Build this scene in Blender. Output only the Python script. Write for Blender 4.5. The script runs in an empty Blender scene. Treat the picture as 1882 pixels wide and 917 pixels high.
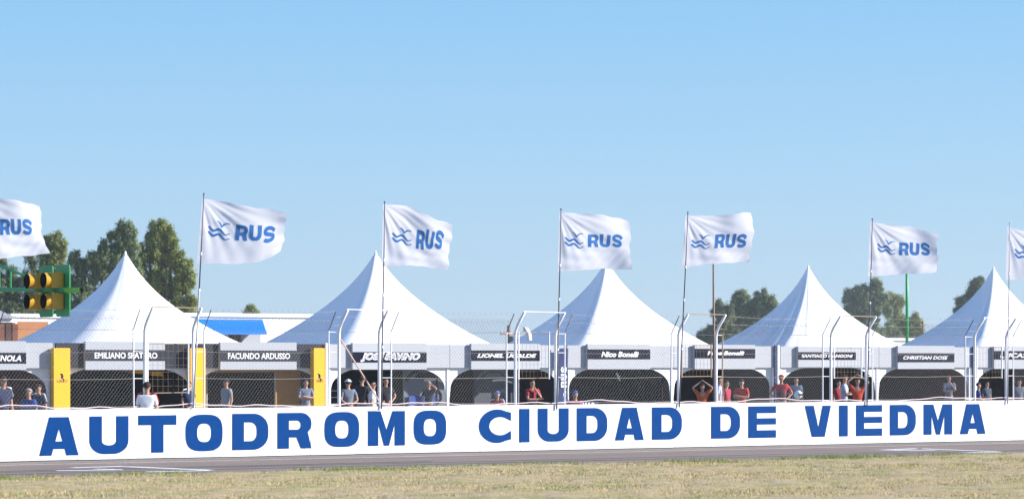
import bpy, bmesh, math, random
import numpy as np
from mathutils import Vector, Matrix
random.seed(7); rng = np.random.default_rng(7)
D = bpy.data; SC = bpy.context.scene; COL = SC.collection
R = math.radians; PI = math.pi

# ------------------------------------------------------------------ camera, sky, sun, exposure
EYE = 2.19; FPX = 5303.0; TH = R(35.0); YC = -59.1
SN, CS = math.sin(TH), math.cos(TH)
cam = D.cameras.new('camera'); co = D.objects.new('camera', cam); COL.objects.link(co)
co.location = (0, YC, EYE); co.rotation_euler = (R(90), 0, -TH)
cam.sensor_width = 36; cam.lens = FPX/1882*36; cam.shift_y = 211.5/1882
cam.clip_start = 1; cam.clip_end = 8000
cam.dof.use_dof = True; cam.dof.focus_distance = 74; cam.dof.aperture_fstop = 2.1
SC.camera = co
SUN = Vector((.74, -.53, .39)).normalized()
el = math.asin(SUN.z); az = math.atan2(SUN.x, SUN.y)
w = D.worlds.new('World'); SC.world = w; w.use_nodes = True
nt = w.node_tree; bg = nt.nodes['Background']
sky = nt.nodes.new('ShaderNodeTexSky'); sky.sky_type = 'NISHITA'; sky.sun_disc = False
sky.sun_elevation = el; sky.sun_rotation = az
sky.altitude = 0; sky.air_density = 1.0; sky.dust_density = 0.3; sky.ozone_density = 3.0
# the low clear sky of this afternoon is a cleaner blue than the model gives near the horizon: blend in its gradient by elevation
tcw = nt.nodes.new('ShaderNodeTexCoord'); sep = nt.nodes.new('ShaderNodeSeparateXYZ'); rmp = nt.nodes.new('ShaderNodeValToRGB')
nt.links.new(tcw.outputs['Generated'], sep.inputs[0]); nt.links.new(sep.outputs['Z'], rmp.inputs[0])
E_ = rmp.color_ramp.elements
SKYC = [(0, (.262, .366, .455)), (.06, (.210, .347, .487)), (.122, (.148, .312, .495)), (.40, (.075, .19, .42)), (1, (.035, .10, .28))]
E_[0].position, E_[0].color = 0, (*SKYC[0][1], 1); E_[1].position, E_[1].color = 1, (*SKYC[-1][1], 1)
for p_, c_ in SKYC[1:-1]: e_ = E_.new(p_); e_.color = (*c_, 1)
SKS = 0.1
sc_ = nt.nodes.new('ShaderNodeVectorMath'); sc_.operation = 'SCALE'; sc_.inputs[3].default_value = 1/SKS
nt.links.new(rmp.outputs[0], sc_.inputs[0])
mxs = nt.nodes.new('ShaderNodeMix'); mxs.data_type = 'RGBA'; mxs.inputs[0].default_value = .88
nt.links.new(sky.outputs[0], mxs.inputs[6]); nt.links.new(sc_.outputs[0], mxs.inputs[7]); nt.links.new(mxs.outputs[2], bg.inputs[0])
bg.inputs[1].default_value = SKS
sl = D.lights.new('sun', 'SUN'); so = D.objects.new('sun', sl); COL.objects.link(so)
sl.energy = 5.0; sl.angle = R(.53); sl.color = (1, .95, .88)
so.rotation_euler = SUN.to_track_quat('Z', 'Y').to_euler(); so.location = (60, -60, 60)
SC.view_settings.view_transform = 'Standard'; SC.view_settings.look = 'None'
SC.view_settings.exposure = 0.9; SC.view_settings.gamma = 1
SC.render.engine = 'CYCLES'

# ------------------------------------------------------------------ where a pixel of the photograph stands
def ray(x):
    a = (x-941)/FPX
    return SN+a*CS, CS-a*SN
def at(x, Y):                       # point on the vertical plane parallel to the wall at distance Y
    dx, dy = ray(x); t = (Y-YC)/dy
    return t*dx, t
def zz(y, t): return EYE+(670-y)/FPX*t
def pt(x, y, Y):
    X, t = at(x, Y); return Vector((X, Y, zz(y, t)))
def atd(x, y, t):                   # point at distance t in front of the camera
    dx, dy = ray(x); return Vector((t*dx, YC+t*dy, zz(y, t)))
def gnd(x, y):
    return atd(x, y, EYE*FPX/(y-670))

# ------------------------------------------------------------------ materials
MATS = {}
def mat(name, col, rough=.6, var=.08, scale=4., metal=0., bump=0., bscale=30., trans=0., emit=None, spec=.4):
    if name in MATS: return MATS[name]
    m = D.materials.new(name); m.use_nodes = True; n = m.node_tree; b = n.nodes['Principled BSDF']
    L = n.links.new
    tc = n.nodes.new('ShaderNodeTexCoord'); no = n.nodes.new('ShaderNodeTexNoise')
    no.inputs['Scale'].default_value = scale; no.inputs['Detail'].default_value = 5
    L(tc.outputs['Object'], no.inputs['Vector'])
    mx = n.nodes.new('ShaderNodeMix'); mx.data_type = 'RGBA'
    c = np.array(col[:3])
    mx.inputs[6].default_value = (*np.clip(c*(1-var), 0, 1), 1); mx.inputs[7].default_value = (*np.clip(c*(1+var), 0, 1), 1)
    L(no.outputs['Fac'], mx.inputs[0]); L(mx.outputs[2], b.inputs['Base Color'])
    b.inputs['Roughness'].default_value = rough; b.inputs['Metallic'].default_value = metal
    b.inputs['Specular IOR Level'].default_value = spec
    if bump:
        n2 = n.nodes.new('ShaderNodeTexNoise'); n2.inputs['Scale'].default_value = bscale; n2.inputs['Detail'].default_value = 4
        L(tc.outputs['Object'], n2.inputs['Vector'])
        bp = n.nodes.new('ShaderNodeBump'); bp.inputs['Strength'].default_value = bump; bp.inputs['Distance'].default_value = .02
        L(n2.outputs['Fac'], bp.inputs['Height']); L(bp.outputs[0], b.inputs['Normal'])
    if trans:
        tr = n.nodes.new('ShaderNodeBsdfTranslucent'); ms = n.nodes.new('ShaderNodeMixShader'); ms.inputs[0].default_value = trans
        L(mx.outputs[2], tr.inputs[0]); L(b.outputs[0], ms.inputs[1]); L(tr.outputs[0], ms.inputs[2])
        L(ms.outputs[0], n.nodes['Material Output'].inputs[0])
    MATS[name] = m; return m

# ------------------------------------------------------------------ mesh builder and tagging
class MB:
    def __init__(s): s.v = []; s.f = []
    def add(s, vs, fs):
        o = len(s.v); s.v += [tuple(p) for p in vs]; s.f += [tuple(i+o for i in f) for f in fs]
        return s
    def box(s, x0, x1, y0, y1, z0, z1):
        vs = [(x, y, z) for z in (z0, z1) for y in (y0, y1) for x in (x0, x1)]
        return s.add(vs, [(0, 2, 3, 1), (4, 5, 7, 6), (0, 1, 5, 4), (2, 6, 7, 3), (0, 4, 6, 2), (1, 3, 7, 5)])
    def tube(s, pts, r, n=8, cap=True, flat=1.):
        pts = [Vector(p) for p in pts]; k = len(pts)
        rs = r if isinstance(r, (list, tuple)) else [r]*k
        vs = []; up = None
        for i, p in enumerate(pts):
            d = (pts[min(i+1, k-1)]-pts[max(i-1, 0)])
            d = d.normalized() if d.length > 1e-9 else Vector((0, 0, 1))
            if up is None: up = Vector((0, 1, 0)) if abs(d.z) > .8 else Vector((0, 0, 1))
            a = d.cross(up)
            if a.length < 1e-4: a = d.cross(Vector((1, .1, 0)))
            a.normalize(); b = a.cross(d).normalized(); up = b
            for j in range(n):
                t = 2*PI*(j+.5)/n; vs.append(p+a*math.cos(t)*rs[i]+b*math.sin(t)*rs[i]*flat)
        fs = [(i*n+j, i*n+(j+1) % n, (i+1)*n+(j+1) % n, (i+1)*n+j) for i in range(k-1) for j in range(n)]
        if cap: fs += [tuple(range(n))[::-1], tuple((k-1)*n+j for j in range(n))]
        return s.add(vs, fs)
    def ball(s, c, r, nu=10, nv=7):
        rx, ry, rz = r if isinstance(r, (tuple, list)) else (r, r, r)
        vs = [(c[0], c[1], c[2]-rz)]
        for i in range(1, nv):
            a = PI*i/nv-PI/2
            for j in range(nu):
                t = 2*PI*j/nu; vs.append((c[0]+rx*math.cos(a)*math.cos(t), c[1]+ry*math.cos(a)*math.sin(t), c[2]+rz*math.sin(a)))
        vs.append((c[0], c[1], c[2]+rz)); e = len(vs)-1
        fs = [(0, 1+(j+1) % nu, 1+j) for j in range(nu)]
        for i in range(nv-2):
            for j in range(nu):
                a = 1+i*nu; fs.append((a+j, a+(j+1) % nu, a+nu+(j+1) % nu, a+nu+j))
        a = 1+(nv-2)*nu; fs += [(a+j, a+(j+1) % nu, e) for j in range(nu)]
        return s.add(vs, fs)
    def mesh(s, name, m, smooth=False):
        me = D.meshes.new(name); me.from_pydata(s.v, [], s.f)
        if m: me.materials.append(m)
        if smooth: me.polygons.foreach_set('use_smooth', [True]*len(me.polygons))
        me.update(); return me
    def build(s, name, m, parent=None, smooth=False, loc=None):
        return obj(name, s.mesh(name, m, smooth), parent, loc)
def obj(name, me, parent=None, loc=None):
    o = D.objects.new(name, me); COL.objects.link(o)
    if parent is not None: o.parent = parent
    if loc is not None: o.location = loc
    return o
def empty(name, loc=(0, 0, 0), rz=0):
    o = D.objects.new(name, None); COL.objects.link(o); o.location = loc; o.rotation_euler = (0, 0, rz)
    o.empty_display_size = .2; return o
def tag(o, label=None, cat=None, group=None, kind=None):
    for k, v in (('label', label), ('category', cat), ('group', group), ('kind', kind)):
        if v: o[k] = v
    return o
def npmesh(name, v, f, m, smooth=False, sides=3):
    me = D.meshes.new(name); v = np.asarray(v, dtype=np.float32); f = np.asarray(f, dtype=np.int32)
    me.vertices.add(len(v)); me.vertices.foreach_set('co', v.ravel())
    me.loops.add(f.size); me.loops.foreach_set('vertex_index', f.ravel())
    me.polygons.add(len(f)); me.polygons.foreach_set('loop_start', np.arange(0, f.size, sides, dtype=np.int32))
    me.materials.append(m); me.update(calc_edges=True)
    if smooth: me.polygons.foreach_set('use_smooth', [True]*len(f))
    return me

# ------------------------------------------------------------------ block letters (outlines in a unit box)
def arc(cx, cy, rx, ry, a0, a1, n=10):
    return [(cx+rx*math.cos(R(a0+(a1-a0)*i/n)), cy+ry*math.sin(R(a0+(a1-a0)*i/n))) for i in range(n+1)]
def sup(x0, x1, y0, y1, p=2.7, n=40):
    cx, cy, rx, ry = (x0+x1)/2, (y0+y1)/2, (x1-x0)/2, (y1-y0)/2; o = []
    for i in range(n):
        t = 2*PI*i/n; c, s_ = math.cos(t), math.sin(t)
        o.append((cx+rx*math.copysign(abs(c)**(2/p), c), cy+ry*math.copysign(abs(s_)**(2/p), s_)))
    return o
def ribbon(ps, w):
    l = []; r = []
    for i, p in enumerate(ps):
        a = ps[max(0, i-1)]; b = ps[min(len(ps)-1, i+1)]; dx, dy = b[0]-a[0], b[1]-a[1]; q = math.hypot(dx, dy) or 1
        ww = w[i] if isinstance(w, list) else w
        l.append((p[0]-dy/q*ww/2, p[1]+dx/q*ww/2)); r.append((p[0]+dy/q*ww/2, p[1]-dx/q*ww/2))
    return l+r[::-1]
GL = {
 'A': [[(0, 0), (.25, 1), (.75, 1), (1, 0), (.69, 0), (.645, .17), (.355, .17), (.31, 0)], [(.41, .37), (.5, .70), (.59, .37)]],
 'U': [[(0, 1), (.32, 1), (.32, .34)]+arc(.5, .34, .18, .11, 180, 360)+[(.68, 1), (1, 1), (1, .34)]+arc(.62, .36, .38, .36, 0, -90)+arc(.38, .36, .38, .36, -90, -180)],
 'T': [[(0, 1), (1, 1), (1, .74), (.66, .74), (.66, 0), (.34, 0), (.34, .74), (0, .74)]],
 'O': [sup(0, 1, 0, 1, 3), sup(.31, .69, .25, .75, 2.7)],
 'D': [[(0, 0), (0, 1), (.6, 1)]+arc(.58, .58, .42, .42, 90, 0)+arc(.58, .42, .42, .42, 0, -90), [(.32, .24), (.5, .24)]+arc(.5, .44, .18, .20, -90, 0, 6)+arc(.5, .56, .18, .20, 0, 90, 6)+[(.32, .76)]],
 'R': [[(0, 0), (0, 1), (.66, 1)]+arc(.68, .69, .31, .31, 90, -50)+[(.99, 0), (.68, 0), (.55, .31), (.33, .31), (.33, 0)], [(.33, .53), (.55, .53)]+arc(.57, .655, .11, .125, -90, 90, 8)+[(.33, .78)]],
 'M': [[(0, 0), (0, 1), (.34, 1), (.5, .46), (.66, 1), (1, 1), (1, 0), (.72, 0), (.72, .62), (.57, 0), (.43, 0), (.28, .62), (.28, 0)]],
 'C': [[(1, .90)]+arc(.56, .5, .56, .5, 62, 298, 30)+[(1, .10), (1, .36)]+arc(.66, .5, .34, .27, -62, -298, 16)+[(1, .65)]],
 'I': [[(0, 0), (0, 1), (1, 1), (1, 0)]],
 'E': [[(0, 0), (0, 1), (1, 1), (1, .78), (.31, .78), (.31, .62), (1, .62), (1, .42), (.31, .42), (.31, .24), (1, .24), (1, 0)]],
 'V': [[(0, 1), (.34, 1), (.52, .28), (.68, 1), (1, 1), (.76, 0), (.27, 0)]],
 'S': [ribbon([(.93, .70)]+arc(.5, .70, .34, .19, 15, 250, 12)+arc(.52, .28, .36, .18, 70, -165, 12), .245)],
}
def glyph_mesh(loops, m, name='lettering', depth=.0, sub=0.):
    """filled flat outlines in the XZ plane (local x, z), holes kept; returns bmesh verts/faces lists"""
    cu = D.curves.new(name, 'CURVE'); cu.dimensions = '2D'; cu.fill_mode = 'BOTH' if depth else 'FRONT'; cu.extrude = depth
    for lp in loops:
        sp = cu.splines.new('POLY'); sp.points.add(len(lp)-1)
        for i, p in enumerate(lp): sp.points[i].co = (p[0], p[1], 0, 1)
        sp.use_cyclic_u = True
    o = D.objects.new('tmp', cu); me = D.meshes.new_from_object(o)
    v = [tuple(a.co) for a in me.vertices]; f = [tuple(p.vertices) for p in me.polygons]
    D.objects.remove(o); D.curves.remove(cu); D.meshes.remove(me)
    if sub:
        bm = bmesh.new(); vs = [bm.verts.new(a) for a in v]
        for q in f:
            try: bm.faces.new([vs[i] for i in q])
            except ValueError: pass
        bmesh.ops.triangulate(bm, faces=bm.faces[:])
        for _ in range(4):
            es = [e for e in bm.edges if e.calc_length() > sub]
            if not es: break
            bmesh.ops.subdivide_edges(bm, edges=es, cuts=1)
            bmesh.ops.triangulate(bm, faces=bm.faces[:])
        bm.verts.index_update(); v = [tuple(a.co) for a in bm.verts]; f = [tuple(a.index for a in q.verts) for q in bm.faces]; bm.free()
    return v, f
def plate(name, pts, y0, y1, m, parent=None):
    """a board with the outline pts (x, z), from y0 (front) to y1"""
    v, f = glyph_mesh([pts] if not isinstance(pts[0][0], (tuple, list)) else pts, None, depth=(y1-y0)/2)
    mb = MB(); c = (y0+y1)/2
    mb.add([(a[0], c-a[2], a[1]) for a in v], f)
    return mb.build(name, m, parent)
def text_part(body, x0, x1, z0, z1, Y, m, parent, shear=0., bold=.02, name='lettering'):
    cu = D.curves.new('t', 'FONT'); cu.body = body; cu.size = 1; cu.offset = bold; cu.resolution_u = 3; cu.extrude = .0; cu.shear = shear
    o = D.objects.new('t', cu); me = D.meshes.new_from_object(o); v = np.array([tuple(a.co) for a in me.vertices]); f = [tuple(p.vertices) for p in me.polygons]
    D.objects.remove(o); D.curves.remove(cu); D.meshes.remove(me)
    mn, mx = v.min(0), v.max(0)
    x = x0+(v[:, 0]-mn[0])/(mx[0]-mn[0])*(x1-x0); z = z0+(v[:, 1]-mn[1])/(mx[1]-mn[1])*(z1-z0)
    mb = MB(); mb.add([(a, Y, b) for a, b in zip(x, z)], f)
    return mb.build(name, m, parent)

M = dict(
 white=mat('white_paint', (.80, .80, .80), .5, .03, 2.5, bump=.15, bscale=8),
 blue=mat('blue_paint', (.0003, .046, .20), .9, .10, 6, spec=.08),
 galv=mat('white_painted_steel', (.78, .76, .78), .45, .1, 9),
 wire=mat('galvanised_wire', (.27, .26, .25), .5, .15, 20, metal=.2),
 rust=mat('rusty_beige_steel', (.36, .26, .17), .6, .2, 14),
 pole=mat('dark_pole', (.10, .10, .13), .45, .2, 6),
 polel=mat('grey_pole', (.42, .42, .45), .45, .15, 6),
 brownpole=mat('brown_pole', (.22, .13, .09), .6, .3, 10),
 pvc=mat('white_tent_fabric', (.82, .82, .83), .55, .02, 1.2, trans=.005, bump=.12, bscale=5),
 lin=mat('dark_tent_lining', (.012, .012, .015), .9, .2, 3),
 fascia=mat('pale_grey_board', (.385, .40, .44), .5, .04, 2),
 darkb=mat('charcoal_board', (.042, .043, .055), .9, .12, 2, spec=.05),
 band=mat('near_black_board', (.012, .013, .026), .9, .15, 3, spec=.04),
 yel=mat('yellow_board', (.86, .44, .005), .7, .04, 3),
 ltr=mat('white_lettering', (.78, .78, .80), .5, .02),
 navy=mat('navy_fabric', (.02, .035, .12), .8, .15),
 flag=mat('white_flag_cloth', (.84, .83, .88), .85, .02, 3, trans=.45),
 flagblue=mat('blue_flag_print', (.02, .14, .42), .8, .06, 5, trans=.15),
 green=mat('green_paint', (.025, .30, .09), .4, .15, 6),
 lime=mat('lime_green_paint', (.14, .46, .03), .4, .1, 6),
 syel=mat('amber_plastic', (.52, .29, .012), .35, .2, 7),
 black=mat('black_plastic', (.006, .006, .007), .7, .1),
 rope=mat('pink_white_rope', (.64, .53, .53), .8, .2, 25),
 skin=mat('skin', (.42, .22, .15), .6, .08, 8),
 wood=mat('orange_brown_plywood', (.42, .17, .065), .7, .18, 3),
 brown=mat('dark_brown_board', (.07, .032, .022), .7, .3, 3),
 bark=mat('bark', (.12, .09, .065), .9, .3, 6, bump=.5),
)

# ------------------------------------------------------------------ ground, track, pit lane
def sheet(name, x0, x1, y0, y1, z, m, kind='structure', parent=None):
    o = MB().add([(x0, y0, z), (x1, y0, z), (x1, y1, z), (x0, y1, z)], [(0, 1, 2, 3)]).build(name, m, parent)
    if parent is None: tag(o, kind=kind)
    return o
def ground_mat(name, cols, scales, rough=.95, stretch=(1, 1, 1), bump=.3, bs=12):
    m = D.materials.new(name); m.use_nodes = True; n = m.node_tree; b = n.nodes['Principled BSDF']; L = n.links.new
    tc = n.nodes.new('ShaderNodeTexCoord'); mp = n.nodes.new('ShaderNodeMapping'); mp.inputs['Scale'].default_value = stretch
    L(tc.outputs['Object'], mp.inputs[0]); prev = None
    for i, (c, s_) in enumerate(zip(cols[1:], scales)):
        no = n.nodes.new('ShaderNodeTexNoise'); no.inputs['Scale'].default_value = s_; no.inputs['Detail'].default_value = 6; no.inputs['Roughness'].default_value = .65
        L(mp.outputs[0], no.inputs['Vector']); rp = n.nodes.new('ShaderNodeValToRGB'); rp.color_ramp.elements[0].position = .42; rp.color_ramp.elements[1].position = .62
        L(no.outputs['Fac'], rp.inputs[0])
        mx = n.nodes.new('ShaderNodeMix'); mx.data_type = 'RGBA'; L(rp.outputs[0], mx.inputs[0])
        if prev is None: mx.inputs[6].default_value = (*cols[0], 1)
        else: L(prev, mx.inputs[6])
        mx.inputs[7].default_value = (*c, 1); prev = mx.outputs[2]
    L(prev, b.inputs['Base Color']); b.inputs['Roughness'].default_value = rough; b.inputs['Specular IOR Level'].default_value = .06
    n2 = n.nodes.new('ShaderNodeTexNoise'); n2.inputs['Scale'].default_value = bs; n2.inputs['Detail'].default_value = 6; L(tc.outputs['Object'], n2.inputs['Vector'])
    bp = n.nodes.new('ShaderNodeBump'); bp.inputs['Strength'].default_value = bump; bp.inputs['Distance'].default_value = .03
    L(n2.outputs['Fac'], bp.inputs['Height']); L(bp.outputs[0], b.inputs['Normal'])
    return m
gm = ground_mat('dry_ground', [(.30, .25, .17), (.22, .20, .12), (.36, .30, .20)], [.25, 1.7])
sheet('ground', -600, 1000, -120, 1300, 0, gm)
am = ground_mat('track_asphalt', [(.27, .213, .18), (.31, .25, .215), (.235, .188, .162)], [1.2, .8], .85, (.25, 1.6, 1), .25, 60)
track = sheet('race_track', -150, 400, -8.9, -.02, .004, am)
pm = ground_mat('pit_lane_concrete', [(.30, .29, .28), (.25, .25, .24)], [.5], .9)
sheet('pit_lane', -150, 400, .2, 27.0, .004, pm)
sheet('paddock_ground', -150, 400, 27.05, 60, .004, ground_mat('paddock_gravel', [(.22, .20, .17), (.28, .25, .2)], [.7]))
mark = mat('white_road_paint', (.88, .87, .87), .7, .06, 5)
sheet('painted_line', -150, 400, -1.42, -1.30, .008, mark, parent=track)
def gline(a, b, wdt, name='painted_line'):
    p, q = gnd(*a), gnd(*b); p.z = q.z = .008; d = (q-p).normalized(); n_ = Vector((-d.y, d.x, 0))*wdt/2
    MB().add([p-n_, q-n_, q+n_, p+n_], [(0, 1, 2, 3)]).build(name, mark, track)
def grid_slot(pts):
    for a, b, w_ in pts: gline(a, b, w_*1.7)
grid_slot([((232, 857.5), (388, 864), .16), ((133, 859.5), (229, 856.8), .18), ((270, 867), (386, 864.6), .18), ((103, 865), (225, 863), .17), ((175, 862), (222, 862.6), .14)])
grid_slot([((1690, 824.3), (1850, 830.6), .16), ((1622, 827), (1688, 824.2), .20), ((1640, 828), (1720, 827), .2), ((1770, 832), (1852, 830.3), .2)])
# skid marks
skid = mat('tyre_marks', (.075, .068, .068), .8, .2, 3)
for i, (y_, w_) in enumerate([(-3.1, .22), (-4.6, .24), (-5.2, .2), (-6.3, .26)]):
    sheet('tyre_mark', -10+i*9, 22+i*14, y_, y_+w_, .006, skid, parent=track)

# grass verge: uneven sheet plus blades
def hn(x, y):
    return (np.sin(x*.9+y*.5)+np.sin(x*.37-y*1.3+2)+.6*np.sin(x*2.3+y*1.9+1)+.5*np.sin(x*4.1-y*3.3))/3.1
gx = np.arange(8, 60, .18); gy = np.concatenate([np.arange(-30, -8.3, .18), [-8.62]])
XX, YY = np.meshgrid(gx, gy)
edge = np.clip((-8.5-YY)/.7, 0, 1)
ZZ = .015+edge*(.045+.03*hn(XX, YY)+.012*rng.standard_normal(XX.shape))
ZZ[-1, :] = .002
nx = len(gx); ii, jj = np.meshgrid(np.arange(len(gy)-1), np.arange(nx-1), indexing='ij')
q = np.stack([ii*nx+jj, ii*nx+jj+1, (ii+1)*nx+jj+1, (ii+1)*nx+jj], -1).reshape(-1, 4)
vm = ground_mat('dry_verge_soil', [(.46, .355, .19), (.31, .30, .105), (.50, .385, .25)], [.8, 2.4], stretch=(.4, 1.2, 1), bump=.6, bs=18)
tag(obj('grass_verge', npmesh('grass_verge', np.stack([XX, YY, ZZ], -1).reshape(-1, 3), q, vm, True, 4)), kind='structure')
def blades(name, n, xr, yr, hr, wr, m, label, dens=None, seed=1, clump=0):
    g = np.random.default_rng(seed)
    x = g.uniform(*xr, n); y = g.uniform(*yr, n)
    keep = g.random(n) < np.clip(dens(x, y), 0, 1) if dens else np.ones(n, bool)
    x, y = x[keep], y[keep]; n = len(x)
    h = g.uniform(*hr, n)*(1+.5*hn(x*2.1, y*2.3)); a = g.uniform(0, 2*PI, n); ww = g.uniform(*wr, n)
    ln = g.uniform(.1, 1.1, n)*h; la = g.uniform(0, 2*PI, n)
    z = .012+np.clip((-8.5-y)/.7, 0, 1)*.05
    b0 = np.stack([x-np.cos(a)*ww, y-np.sin(a)*ww, z-.01], -1); b1 = np.stack([x+np.cos(a)*ww, y+np.sin(a)*ww, z-.01], -1)
    tp = np.stack([x+np.cos(la)*ln, y+np.sin(la)*ln, z+h], -1)
    v = np.stack([b0, b1, tp], 1).reshape(-1, 3); f = np.arange(3*n).reshape(-1, 3)
    return tag(obj(name, npmesh(name, v, f, m)), label, 'grass', kind='stuff')
dry = ground_mat('dry_grass_blades', [(.53, .405, .20), (.36, .345, .12), (.56, .43, .26)], [.8, 2.4], stretch=(.4, 1.2, 1), bump=0)
grn = ground_mat('green_grass_blades', [(.20, .28, .07), (.32, .34, .12)], [1.5], bump=0)
blades('dry_grass', 260000, (13, 48), (-26, -8.4), (.012, .045), (.003, .007), dry, 'dry straw-coloured short grass of the verge in front of the race track', lambda x, y: .45+.5*hn(x*1.2, y*1.7), 3)
blades('green_grass', 90000, (13, 52), (-10.6, -8.2), (.03, .10), (.004, .009), grn, 'greener grass tufts along the near edge of the asphalt', lambda x, y: (.14+.8*hn(x*1.6+5, y*.8))*np.clip((y+10.6)/1.6, 0, 1), 5)
blades('green_grass', 60000, (13, 48), (-22, -10), (.02, .07), (.004, .009), grn, 'thin greenish patches scattered through the dry verge grass', lambda x, y: .9*(hn(x*.9+9, y*1.4+3)-.25), 6)

# ------------------------------------------------------------------ pit wall with its painted letters
H = 1.15
wall = tag(empty('pit_wall', (0, 0, 0)), 'long low white pit wall with AUTODROMO CIUDAD DE VIEDMA painted in blue', 'wall')
wx0 = at(53, 0)[0]; PWD = at(144, 0)[0]-wx0
XL, XR = wx0-PWD*6, wx0+PWD*48
MB().box(XL, XR, .03, .14, 0, H-.03).build('wall_core', mat('grey_concrete', (.20, .20, .22), .9, .15), wall)
pmesh = [MB().box(.006, PWD-.006, 0, .03, .045, H).mesh('panel', M['white'])]
for i in range(54):
    o = obj('panel', pmesh[0], wall, (XL+i*PWD, random.uniform(-.0025, .0025), random.uniform(-.003, .003)))
MB().box(XL, XR, -.006, .155, H+.004, H+.03).build('coping', M['white'], wall)
bolts = MB()
for i in range(32):
    for fx in (.12, .88):
        for fz in (.18, .5, .84):
            if random.random() < .7:
                c = (XL+(i+fx+random.uniform(-.05, .05))*PWD, -.004, H*fz+random.uniform(-.03, .03))
                bolts.tube([(c[0], -.007, c[2]), (c[0], .004, c[2])], .013, 6)
tag(bolts.build('bolts', mat('grey_bolts', (.28, .28, .30), .6), wall), kind='stuff')
LT = 'AUTODROMO CIUDAD DE VIEDMA'.replace(' ', '')
LX = [(72, 144), (164, 236), (254, 324), (341, 409), (427, 493), (510, 573), (596, 660), (676, 744), (760, 820), (880, 939), (954, 973), (988, 1045), (1060, 1116), (1130, 1183), (1198, 1253), (1307, 1360), (1375, 1426), (1479, 1527), (1542, 1558), (1573, 1621), (1635, 1683), (1697, 1750), (1764, 1811)]
kx = [108, 710, 1016, 1788]; kt = [766, 755, 750, 742]; kb = [836.5, 818.5, 811, 797]
for ch, (a, b) in zip(LT, LX):
    xa, ta = at(a, 0); xb, tb = at(b, 0); c = (a+b)/2; tc_ = (ta+tb)/2
    zt, zb = zz(np.interp(c, kx, kt), tc_), zz(np.interp(c, kx, kb), tc_)
    v, f = glyph_mesh(GL[ch], None)
    mb = MB().add([(xa+p[0]*(xb-xa), -.0085, zb+p[1]*(zt-zb)) for p in v], f)
    mb.build('painted_letter', M['blue'], wall)

wm = M['white'].copy(); wm.name = 'weathered_white_paint'; n_ = wm.node_tree; b_ = n_.nodes['Principled BSDF']; L_ = n_.links.new
tc = n_.nodes.new('ShaderNodeTexCoord'); mp = n_.nodes.new('ShaderNodeMapping'); mp.inputs['Scale'].default_value = (2.2, 1, .9); L_(tc.outputs['Object'], mp.inputs[0])
ns = n_.nodes.new('ShaderNodeTexNoise'); ns.inputs['Scale'].default_value = 2.5; ns.inputs['Detail'].default_value = 8; ns.inputs['Roughness'].default_value = .75; L_(mp.outputs[0], ns.inputs['Vector'])
rp_ = n_.nodes.new('ShaderNodeValToRGB'); rp_.color_ramp.elements[0].position = .56; rp_.color_ramp.elements[1].position = .80; L_(ns.outputs['Fac'], rp_.inputs[0])
sx = n_.nodes.new('ShaderNodeSeparateXYZ'); L_(tc.outputs['Object'], sx.inputs[0]); mr = n_.nodes.new('ShaderNodeMapRange'); mr.inputs[1].default_value = .30; mr.inputs[2].default_value = .02; L_(sx.outputs['Z'], mr.inputs[0])
ad = n_.nodes.new('ShaderNodeMath'); ad.operation = 'MULTIPLY_ADD'; ad.inputs[1].default_value = 1.2; ad.inputs[2].default_value = .45; L_(mr.outputs[0], ad.inputs[0])
mu = n_.nodes.new('ShaderNodeMath'); mu.operation = 'MULTIPLY'; mu.use_clamp = True; L_(rp_.outputs[0], mu.inputs[0]); L_(ad.outputs[0], mu.inputs[1])
mm = n_.nodes.new('ShaderNodeMix'); mm.data_type = 'RGBA'; L_(mu.outputs[0], mm.inputs[0]); mm.inputs[6].default_value = (.76, .76, .77, 1); mm.inputs[7].default_value = (.38, .355, .34, 1); L_(mm.outputs[2], b_.inputs['Base Color'])
pmesh[0].materials[0] = wm

# ------------------------------------------------------------------ chain-link fence sections and gateways
YF = .24
def chain(mb, x0, x1, z0, z1, Y, s=.088, r=.0021, top=None):
    """two sets of diagonal wires clipped to the rectangle"""
    hgt = z1-z0
    for sg in (1, -1):
        c = (x0 if sg > 0 else x0) - hgt if sg > 0 else x0
        c = x0-hgt/1.25
        while c < x1+hgt/1.25:
            # line x = c + sg*(z-z0)/1.25
            pts = []
            za, zb = z0, z1
            k = sg/1.25
            if k > 0: za = max(z0, z0+(x0-c)/k); zb = min(z1, z0+(x1-c)/k)
            else: za = max(z0, z0+(x1-c)/k); zb = min(z1, z0+(x0-c)/k)
            if zb-za > .02:
                mb.tube([(c+k*(za-z0), Y+sg*.002, za), (c+k*(zb-z0), Y+sg*.002, zb)], r, 3, False)
            c += s
    return mb
def slant(p, z0):      # fold a flat mesh point above z0 forwards by 40 degrees
    if p[2] <= z0: return p
    h = p[2]-z0; return (p[0], p[1]-h*.70, z0+h*.71)
ZB = 3.0
spans = [(-3, 245, 'leftmost section of chain-link fence, over the letters AU'), (375, 604, 'chain-link fence section over the letters ODR, before the FACUNDO ARDUSSO bay'), (719, 931, 'chain-link fence section over the gap between AUTODROMO and CIUDAD'), (1038, 1234, 'chain-link fence section over DAD, before the Nico Bonelli bay'), (1328, 1512, 'chain-link fence section over the letters DE'), (1603, 1774, 'chain-link fence section over the letters DM, before the CHRISTIAN DOSE bay'), (1862, 2010, 'rightmost section of chain-link fence, cut off by the right edge')]
rustarms = {2: 1}
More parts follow.
